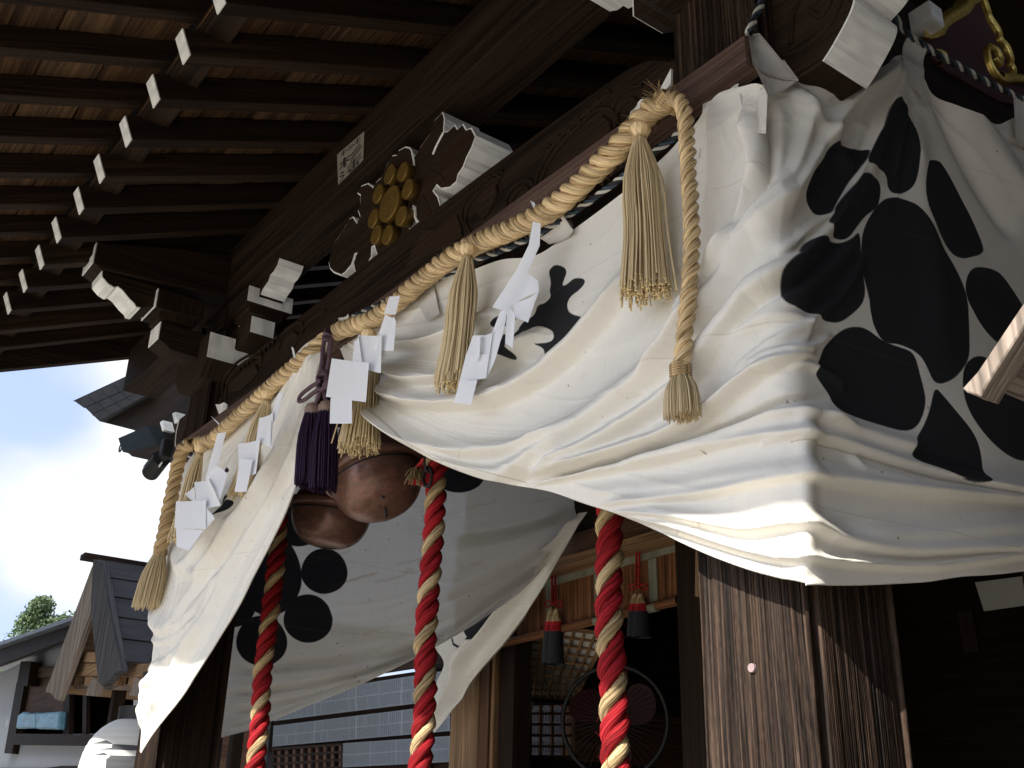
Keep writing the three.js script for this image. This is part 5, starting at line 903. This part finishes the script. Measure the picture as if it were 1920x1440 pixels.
// ---------- eave corner of the main hall, beyond the porch ----------
{
  const z = -0.6, P = (l) => l.map(([a, b]) => [120 + a / 6, 660 + b / 6]);
  const e = thing('hall_eave', 'corner of the main hall eave with slate coloured tiles darkened for shade, against the sky', 'roof', onZ(230, 770, z).toArray());
  const W = (n, l, d, m, dz = 0, ax = 0) => mesh(n, prismZ(pz(P(l), z + dz), z + dz, d, ax), m, e);
  W('tile_bed', [[100, 550], [660, 290], [1000, 130], [1000, 460], [400, 780], [190, 580]], 0.5, M.copperGreen);
  const lines = [[[115, 553], [700, 283]], [[225, 632], [760, 400]], [[310, 706], [830, 455]], [[400, 772], [930, 492]]], lp = (r, t) => [lines[r][0][0] + (lines[r][1][0] - lines[r][0][0]) * t, lines[r][0][1] + (lines[r][1][1] - lines[r][0][1]) * t];
  for (let r = 0; r < 3; r++) { const n = 4, o = (r % 2) * 0.12; for (let i = -1; i < n; i++) { const t0 = Math.max(0, (i + o) / n + 0.004), t1 = Math.min(1, (i + 1 + o) / n - 0.004); if (t1 - t0 < 0.03) continue; const a = lp(r, t0), b = lp(r, t1), c = lp(r + 1, t1), d = lp(r + 1, t0), sh = (p, q, k) => [p[0] + (q[0] - p[0]) * k, p[1] + (q[1] - p[1]) * k]; W('roof_tile', [sh(a, d, 0.02), sh(b, c, 0.02), sh(b, c, 0.95), sh(a, d, 0.95)], 0.03, M.slateDark, 0.02 + 0.004 * (i & 1)); } }  // tile colour darkened to stand in for shade under the eave
  W('soffit', [[400, 780], [930, 492], [1340, 240], [1560, 330], [1480, 700], [1240, 1080], [1050, 1060], [790, 880]], 0.6, M.old, -0.05);
  W('beam_end', [[610, 970], [930, 830], [1050, 1050], [1110, 1110], [765, 1175], [700, 1118], [660, 1125]], 0.25, M.copperGreen, 0.06);
  mesh('beam_end_foot', prismZ(pz(P([[765, 1175], [720, 1120], [1080, 1040], [1120, 1112]]), z + 0.07), z + 0.07, 0.1, 0), M.dark, e);
  for (const l of [[[942, 872], [970, 850], [996, 955], [970, 972]], [[1078, 792], [1110, 768], [1136, 875], [1105, 892]], [[1218, 692], [1255, 675], [1276, 785], [1240, 806]]]) W('painted_tip', l, 0.4, M.white, 0.02);
  { const p = onZ(226, 840, z + 0.05), g = new THREE.TorusGeometry(0.03, 0.006, 6, 20); g.translate(p.x, p.y, p.z); mesh('ring', g, M.iron, e); }
}
{ // security camera under the eave
  const z = -0.5, a = onZ(301, 862, z), b = onZ(284, 884, z), c = thing('security_camera', 'black cylindrical security camera under the eave corner', 'camera', onZ(310, 838, z).toArray());
  const d = b.clone().sub(a).normalize(), g = new THREE.CylinderGeometry(0.058, 0.058, 0.2, 24); g.applyQuaternion(new THREE.Quaternion().setFromUnitVectors(V3(0, 1, 0), d)); const m = a.clone().add(b).multiplyScalar(0.5); g.translate(m.x, m.y, m.z); const bd = mesh('housing', g, M.iron, c);
  const hood = new THREE.CylinderGeometry(0.064, 0.064, 0.2, 24, 1, true, 0.6, 2.6); hood.applyQuaternion(new THREE.Quaternion().setFromUnitVectors(V3(0, 1, 0), d)); hood.translate(m.x + d.x * 0.02, m.y + d.y * 0.02, m.z); mesh('sun_hood', hood, M.iron, bd);
  { const s = onZ(300, 874, z + 0.066), t = prismZ([[s.x - 0.03, s.y], [s.x + 0.02, s.y + 0.012], [s.x + 0.02, s.y + 0.026], [s.x - 0.03, s.y + 0.012]], z + 0.066, 0.006); mesh('maker_plate', t, M.white, bd); }
  mesh('bracket', tube([onZ(312, 826, z), onZ(312, 850, z), onZ(306, 860, z)], 0.02, 12, 10), M.iron, c); { const p = onZ(312, 842, z); mesh('mount', new RoundedBoxGeometry(0.07, 0.13, 0.07, 1, 0.01).translate(p.x, p.y, p.z), M.iron, c); }
}

// ---------- small gabled shelter ----------
{
  const z = -1.0, P = (l) => l.map(([a, b]) => [a / 3.6, 1040 + b / 3.6]), zs = (l, dz = 0) => pz(P(l), z + dz);
  const s = thing('gable_shelter', 'small steep gabled shelter of old grey boards near the house', 'shelter', onZ(160, 1250, z).setY(0).toArray());
  const ridge = zs([[625, 60]])[0], foot = zs([[800, 760]])[0], lfoot = zs([[330, 940]])[0];
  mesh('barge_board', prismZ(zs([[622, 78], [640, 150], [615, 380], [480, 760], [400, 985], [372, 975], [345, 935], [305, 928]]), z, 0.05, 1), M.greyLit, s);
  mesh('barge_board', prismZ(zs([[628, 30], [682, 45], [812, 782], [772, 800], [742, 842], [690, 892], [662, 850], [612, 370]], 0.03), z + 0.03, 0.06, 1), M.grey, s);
  const L = 1.5;
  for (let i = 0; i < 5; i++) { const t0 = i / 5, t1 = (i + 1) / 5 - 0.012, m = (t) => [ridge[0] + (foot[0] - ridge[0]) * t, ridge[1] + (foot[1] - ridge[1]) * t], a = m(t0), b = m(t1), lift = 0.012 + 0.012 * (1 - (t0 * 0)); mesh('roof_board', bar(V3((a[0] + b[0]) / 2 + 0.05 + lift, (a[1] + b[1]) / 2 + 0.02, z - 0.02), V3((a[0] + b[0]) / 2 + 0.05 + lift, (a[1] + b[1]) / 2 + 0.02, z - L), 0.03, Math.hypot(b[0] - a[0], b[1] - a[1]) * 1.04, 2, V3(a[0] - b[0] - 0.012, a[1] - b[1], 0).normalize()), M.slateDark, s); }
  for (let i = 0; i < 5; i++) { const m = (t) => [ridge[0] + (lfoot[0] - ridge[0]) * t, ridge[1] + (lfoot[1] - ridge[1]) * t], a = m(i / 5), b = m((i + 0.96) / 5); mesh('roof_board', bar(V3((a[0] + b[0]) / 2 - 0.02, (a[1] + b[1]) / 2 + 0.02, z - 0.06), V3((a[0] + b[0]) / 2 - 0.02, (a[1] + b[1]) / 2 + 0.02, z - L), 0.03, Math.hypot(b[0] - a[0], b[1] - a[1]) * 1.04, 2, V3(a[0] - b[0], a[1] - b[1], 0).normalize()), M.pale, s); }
  mesh('ridge_board', bar(V3(ridge[0] - 0.0, ridge[1] + 0.05, z + 0.1), V3(ridge[0], ridge[1] + 0.05, z - L - 0.1), 0.14, 0.05, 2), M.dark2, s);
  const R = (n, l, dz, d, m, ax = 0) => mesh(n, prismZ(zs(l, dz), z + dz, d, ax), m, s);
  R('tie_beam', [[490, 735], [1040, 735], [1040, 822], [470, 815]], -0.12, 0.1, M.pale); R('gable_plank', [[530, 660], [640, 660], [640, 725], [525, 725]], -0.1, 0.03, M.pale);
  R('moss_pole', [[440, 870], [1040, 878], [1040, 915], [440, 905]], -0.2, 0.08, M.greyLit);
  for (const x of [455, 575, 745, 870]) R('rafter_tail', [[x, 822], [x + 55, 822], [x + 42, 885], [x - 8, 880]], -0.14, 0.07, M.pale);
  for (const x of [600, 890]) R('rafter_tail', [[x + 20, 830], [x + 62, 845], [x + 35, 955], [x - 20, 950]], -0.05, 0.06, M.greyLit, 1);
  for (const [dx, dz] of [[0.42, -0.3], [0.42, -L + 0.1]]) mesh('corner_post', box(ridge[0] + dx - 0.05, ridge[0] + dx + 0.05, 0, foot[1] + 0.1, z + dz - 0.05, z + dz + 0.05, 1, 0.008), M.dark2, s);
}

// ---------- plastered house behind ----------
{
  const z = -3.5, P = (l) => l.map(([a, b]) => [a / 3.6, 1040 + b / 3.6]), h = thing('plaster_house', 'white plastered house with dark gable boards and a shadowy window', 'house', onZ(80, 1400, z).setY(0).toArray());
  const R = (n, l, dz, d, m, ax = 0) => mesh(n, prismZ(pz(P(l), z + dz), z + dz, d, ax), m, h);
  const lo = pz(P([[0, 1440]]), z)[0], hi = (px) => pz(P([[px, 1000]]), z)[0][0];
  const wall = pz(P([[-300, 900], [0, 800], [440, 590], [800, 440], [1400, 700]]), z), hole = pz(P([[165, 830], [900, 830], [900, 1210], [105, 1210]]), z);
  { const sh = new THREE.Shape([...wall, [wall[4][0], 0], [wall[0][0], 0]].map(([a, b]) => new THREE.Vector2(a, b))); sh.holes.push(new THREE.Path(hole.map(([a, b]) => new THREE.Vector2(a, b)).reverse())); const g = new THREE.ExtrudeGeometry(sh, { depth: 0.18, bevelEnabled: false }); g.translate(0, 0, z - 0.18); mesh('wall', woodUV(g, 0), M.plaster, h); }
  const xs = hole.map((p) => p[0]), hx0 = Math.min(...xs) - 0.3, hx1 = Math.max(...xs) + 0.3, hy0 = hole[2][1] - 0.9, hy1 = hole[0][1] + 0.25;   // the room behind the window
  mesh('room_back', box(hx0, hx1, hy0, hy1, z - 3.3, z - 3.2, 0), M.red, h); mesh('room_floor', box(hx0, hx1, hy0 - 0.1, hy0, z - 3.3, z - 0.19, 0), M.red, h); mesh('room_ceiling', box(hx0, hx1, hy1, hy1 + 0.1, z - 3.3, z - 0.19, 0), M.red, h); for (const x of [hx0, hx1]) mesh('room_side', box(x - 0.05, x + 0.05, hy0, hy1, z - 3.3, z - 0.19, 2), M.red, h);
  R('barge_board', [[-400, 735], [0, 605], [490, 432], [900, 270], [900, 400], [440, 575], [0, 742], [-400, 885]], 0.7, 0.1, M.dark2);
  R('roof_edge', [[-400, 715], [0, 588], [490, 416], [900, 255], [900, 280], [490, 440], [0, 612], [-400, 742]], 0.85, 5, M.slate);
  R('bracket_post', [[140, 720], [208, 720], [185, 885], [112, 880]], 0.25, 0.2, M.dark, 1); R('corner_post', [[112, 860], [165, 870], [80, 1345], [28, 1340]], 0.12, 0.15, M.dark, 1);
  R('tie_beam', [[200, 760], [700, 760], [700, 822], [190, 830]], 0.1, 0.15, M.red);
  R('window_post', [[430, 830], [470, 830], [465, 1210], [425, 1210]], 0.06, 0.08, M.old, 1); R('window_post', [[560, 830], [585, 830], [580, 1210], [555, 1210]], 0.05, 0.06, M.old, 1); R('curtain_panel', [[165, 832], [430, 832], [425, 1100], [140, 1100]], 0.03, 0.02, M.red);
  R('window_sill', [[98, 1208], [900, 1215], [900, 1290], [92, 1282]], 0.15, 0.2, M.dark);
  for (const [l, lab] of [[[[150, 1080], [180, 1062], [230, 1075], [272, 1066], [268, 1172], [136, 1176]], 'crumpled blue bag standing on the house window sill'], [[[275, 1072], [350, 1066], [432, 1060], [420, 1182], [274, 1178]], 'square blue bag beside the crumpled one in the house window']]) { const p = pz(P(l), z + 0.12); tag(mesh('blue_bag', prismZ(p, z + 0.2, 0.14, 0, 0.03), M.bluebag), lab, 'bag'); }
  R('blue_strip', [[-200, 1440], [300, 1440], [420, 1425], [900, 1425], [900, 1470], [-200, 1480]], 0.05, 0.05, M.dark);
}

// ---------- paper lantern ----------
{
  const z = -0.4, top = onZ(268, 1352, z), D = toPx(top)[2], R = 100 * D / F, H = 2.5 * R, c = V3(top.x, top.y - H / 2, z);
  const l = thing('paper_lantern', 'large white ribbed paper lantern with bold black brush strokes', 'lantern', [c.x, c.y - H / 2, c.z]);
  const prof = (t) => R * Math.pow(Math.max(0, 1 - Math.pow(Math.abs(2 * t - 1), 3.2) * 0.8), 0.5), pts = []; const N = 132; for (let i = 0; i <= N; i++) { const t = i / N; pts.push(new THREE.Vector2(prof(t) + 0.0022 * Math.abs(Math.sin(t * Math.PI * 22)), (t - 0.5) * H)); }
  const cv = document.createElement('canvas'); cv.width = 1024; cv.height = 512; const x = cv.getContext('2d'); x.fillStyle = '#e9e6dd'; x.fillRect(0, 0, 1024, 512);
  const f = (px, py) => { for (let k = D - 1.6 * R; k < D + R; k += 0.004) { const p = at(px, py, k), t = (p.y - c.y) / H + 0.5; if (t > 0 && t < 1 && Math.hypot(p.x - c.x, p.z - c.z) <= prof(t)) return [((Math.atan2(p.x - c.x, p.z - c.z) / (2 * Math.PI)) + 1) % 1 * 1024, (1 - t) * 512]; } return null; };
  x.fillStyle = '#4c4d50'; const st = (q) => { x.beginPath(); q.map(([a, b]) => f(a, b)).filter(Boolean).forEach((p, i) => { i ? x.lineTo(...p) : x.moveTo(...p); }); x.closePath(); x.fill(); };
  st([[156, 1402], [172, 1395], [200, 1388], [212, 1394], [210, 1402], [180, 1406], [157, 1410]]); st([[153, 1422], [175, 1416], [196, 1411], [207, 1418], [200, 1424], [198, 1500], [148, 1500]]);
  x.fillStyle = '#f4f2ea'; st([[156, 1431], [172, 1428], [172, 1439], [155, 1440]]);
  const t = new THREE.CanvasTexture(cv); t.colorSpace = THREE.SRGBColorSpace; t.wrapS = THREE.RepeatWrapping;
  const g = new THREE.LatheGeometry(pts, 96); g.translate(c.x, c.y, c.z); mesh('paper_body', g, new THREE.MeshPhysicalMaterial({ map: t, roughness: 0.8, transmission: 0.2, thickness: 0, side: THREE.DoubleSide }), l);
  for (const s of [-1, 1]) { const k = new THREE.CylinderGeometry(R * 0.46, R * 0.46, 0.075, 32); k.translate(c.x, c.y + s * (H / 2 + 0.03), c.z); mesh('black_cap', k, M.iron, l); }
  mesh('hanger', tube([V3(c.x - R * 0.4, c.y + H / 2, c.z), V3(c.x - R * 0.3, c.y + H / 2 + 0.14, c.z), V3(c.x, c.y + H / 2 + 0.2, c.z), V3(c.x + R * 0.3, c.y + H / 2 + 0.14, c.z), V3(c.x + R * 0.4, c.y + H / 2, c.z)], 0.008, 24, 6), M.iron, l);
  mesh('stand', merge([box(c.x - 0.04, c.x + 0.04, 0, c.y + H / 2 + 0.32, c.z - R - 0.16, c.z - R - 0.08, 1), box(c.x - 0.03, c.x + 0.03, c.y + H / 2 + 0.2, c.y + H / 2 + 0.26, c.z - R - 0.1, c.z + 0.03, 2)]), M.iron, l);
}

// ---------- donor name boards beyond the side curtain ----------
{
  const z = -3.6, P = (l) => l.map(([a, b]) => [420 + a / 4.364, 1180 + b / 4.364]), n = thing('name_board', 'rows of grey donor name boards with columns of tiny writing', 'notice board', onZ(640, 1400, z).setY(0).toArray());
  const sheet = (seedv) => { const cv = document.createElement('canvas'); cv.width = 1024; cv.height = 256; const x = cv.getContext('2d'); x.fillStyle = '#7b8188'; x.fillRect(0, 0, 1024, 256); x.fillStyle = '#5d636b'; for (let b = 0; b < 2; b++) for (let i = 0; i < 102; i++) { if (i % 17 === 16 || rnd() < 0.03) continue; let q = 14 + b * 122; const e = q + 100; while (q < e) { const h = rr(4, 9); if (rnd() < 0.92) x.fillRect(i * 10 + 3, q, 5, h); q += h + 2.5; } } x.fillStyle = 'rgba(165,170,178,0.45)'; for (const k of [0.28, 0.53, 0.77]) x.fillRect(k * 1024, 0, 9, 256); x.fillRect(0, 124, 1024, 6); const t = new THREE.CanvasTexture(cv); t.colorSpace = THREE.SRGBColorSpace; return new THREE.MeshStandardMaterial({ map: t, roughness: 0.85 }); };
  const row = (l, dz = 0) => { const q = pz(P(l), z + dz).map(([a, b]) => V3(a, b, z + dz)), m = sheet(); mesh('name_row', patch(q, 0, 1, 0), m, n); const back = prismZ(pz(P(l), z + dz - 0.006), z + dz - 0.006, 0.03, 0); mesh('row_backing', back, M.old, n); };
  mesh('back_board', prismZ(pz(P([[385, 1000], [1870, 860], [1880, 300], [385, 520]]), z - 0.06), z - 0.06, 0.03, 0), M.dark, n); mesh('back_board', prismZ(pz(P([[960, 1260], [1870, 1260], [1870, 855], [960, 940]]), z - 0.07), z - 0.07, 0.03, 0), M.dark, n);
  row([[405, 752], [1850, 572], [1860, 330], [395, 560]]); row([[395, 960], [1850, 832], [1850, 612], [405, 790]]); row([[970, 1130], [1850, 1085], [1850, 872], [975, 932]], 0.02);
  for (let i = 0; i <= 9; i++) { const t = i / 9; mesh('slat', prismZ(pz(P([[395 + 565 * t, 975 - 38 * t], [408 + 565 * t, 975 - 38 * t], [408 + 560 * t, 1240], [395 + 560 * t, 1240]]), z), z, 0.04, 1), M.dark, n); }
  for (let i = 0; i <= 4; i++) { const y = 972 + i * 62; mesh('slat', prismZ(pz(P([[390, y], [965, y - 40], [965, y - 22], [390, y + 18]]), z + 0.02), z + 0.02, 0.03, 0), M.dark, n); }
  const pst = (a, b) => { const p = pz(P([[a, 700], [b, 700]]), z - 0.05); mesh('post', box(p[0][0], p[1][0], 0, p[0][1] + 0.6, z - 0.14, z - 0.02, 1, 0.01), M.iron, n); }; pst(330, 410); pst(1650, 1720);
  { const q = pz(P([[330, 560], [330, 150]]), z - 0.05); mesh('head_board', prismZ(pz(P([[395, 500], [1860, 270], [1860, 60], [395, 330]]), z + 0.01), z + 0.01, 0.03, 0), M.dark, n); }
  const wt = pz(P([[395, 1200], [1900, 1200]]), z - 0.2); mesh('plinth', box(wt[0][0] - 0.5, wt[1][0] + 0.5, 0, wt[0][1] - 0.3, z - 0.3, z - 0.2, 0), M.slab, n);
}

// ---------- near sign roof at the right ----------
{
  const z = 0.62, s = thing('sign_roof', 'sunlit grey wooden sign roof edge in front of the crest petals', 'sign roof', onZ(2150, 600, z).setY(0).toArray());
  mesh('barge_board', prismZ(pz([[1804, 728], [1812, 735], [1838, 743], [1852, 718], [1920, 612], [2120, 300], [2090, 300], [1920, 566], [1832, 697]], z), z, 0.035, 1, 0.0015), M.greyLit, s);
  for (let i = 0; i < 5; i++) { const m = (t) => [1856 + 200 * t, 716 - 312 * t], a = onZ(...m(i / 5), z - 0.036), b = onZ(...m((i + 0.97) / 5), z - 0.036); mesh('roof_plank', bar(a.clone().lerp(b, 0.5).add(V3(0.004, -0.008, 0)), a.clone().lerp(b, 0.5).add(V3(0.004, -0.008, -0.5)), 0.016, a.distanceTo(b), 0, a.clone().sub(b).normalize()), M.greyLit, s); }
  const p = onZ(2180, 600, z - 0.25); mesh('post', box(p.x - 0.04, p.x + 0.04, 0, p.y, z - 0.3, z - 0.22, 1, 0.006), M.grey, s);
}

// ---------- trees ----------
function tree(label, t, h, w, n, leaf, group, clumpN = 90, cs = 1) {
  const g = thing('tree', label, 'tree', [t.x, 0, t.z], group), H = t.y;
  const tr = new THREE.CylinderGeometry(0.05 * H / 6, 0.3 * H / 8, H * 0.97, 10); tr.translate(t.x, H * 0.485, t.z); mesh('trunk', tr, M.dark2, g);
  const pos = [], col = [], clumps = [];
  for (let i = 0; i < clumpN; i++) { const k = Math.pow(rnd(), 0.8), a = rnd() * 6.283, rad = w * (0.12 + 0.88 * k) * rr(0.45, 1); clumps.push([Math.cos(a) * rad, H - 0.1 - k * h, Math.sin(a) * rad, cs * rr(0.22, 0.5) * (0.5 + k)]); }
  clumps.push([0, H - 0.25, 0, 0.28 * cs]);
  for (let i = 0; i < n; i++) {
    const c = clumps[Math.floor(rnd() * clumps.length)], u = rnd() * 6.283, v = Math.acos(rr(-1, 1)), r = c[3] * Math.cbrt(rr(0.3, 1)); const p = V3(t.x + c[0] + Math.cos(u) * Math.sin(v) * r, c[1] + Math.cos(v) * r * 0.75, t.z + c[2] + Math.sin(u) * Math.sin(v) * r);
    const s = leaf * rr(0.7, 1.4), e1 = V3(rr(-1, 1), rr(-1, 1), rr(-1, 1)).normalize(), e2 = e1.clone().cross(V3(rr(-1, 1), rr(-1, 1), rr(-1, 1))).normalize(), k = rr(0.6, 1.3);
    const A = p.clone().addScaledVector(e1, s), B = p.clone().addScaledVector(e2, s * 0.5), C = p.clone().addScaledVector(e1, -s), D = p.clone().addScaledVector(e2, -s * 0.5);
    for (const v3 of [A, B, C, A, C, D]) { pos.push(v3.x, v3.y, v3.z); col.push(0.085 * k, 0.14 * k, 0.045 * k); }
  }
  const ge = new THREE.BufferGeometry(); ge.setAttribute('position', new THREE.Float32BufferAttribute(pos, 3)); ge.setAttribute('color', new THREE.Float32BufferAttribute(col, 3)); ge.computeVertexNormals();
  stuff(mesh('crown', ge, new THREE.MeshPhysicalMaterial({ vertexColors: true, roughness: 0.7, transmission: 0.3, thickness: 0, side: THREE.DoubleSide }), g));
}
tree('round topped green tree rising above the house roof', onZ(84, 1118, -8), 4.5, 2.0, 16000, 0.07, 'trees behind the house', 120, 1.5);
tree('low green tree mostly hidden behind the house gable', onZ(132, 1146, -8.6), 3.5, 1.8, 9000, 0.07, 'trees behind the house', 80, 1.4);
// added trees, unseen before the porch, put in to shade house, shelter and boards
for (const [x, z, H, h, w, lab] of [[-6.3, 6.6, 13, 5, 2.4, 'added unseen cedar with a high bare trunk, shading the name boards'], [-9.4, 6.2, 13, 10, 3, 'added slender shade cedar beside the bare trunked one, out of view'], [-12.5, 8, 14, 11, 3.4, 'added broad shade cedar between two slender ones, out of view'], [-15.5, 7, 12.5, 10, 3, 'added shorter shade cedar past the broad one, out of view'], [-18.6, 7.5, 14, 11, 3.6, 'added full crowned shade cedar before the house, out of view'], [-22, 7, 14, 11, 4, 'added widest shade cedar before the house gable, out of view'], [-26, 7.5, 14.5, 11, 4, 'last and tallest of the added shade cedars, out of view']]) tree(lab, V3(x, H, z), h, w, 9000, 0.32, 'added shade cedars', 110, 3);
// unseen hall added beyond the crest curtain to keep the side of the porch dim
{
  const h = thing('added_side_hall', 'added unseen dark hall right of the porch that dims its side', 'building', [3.6, 0, -3]);
  mesh('wall', box(2.6, 3.0, 0, 4.2, -9, 2.9, 1, 0.01), M.dark, h);
  mesh('roof', prismX([[3.4, 4.2], [3.4, 4.4], [-3.2, 7.7], [-9.6, 4.4], [-9.6, 4.2], [-3.2, 7.4]], 7.5, 5.0, 2), M.slate, h);
}
renderer.render(scene, camera);
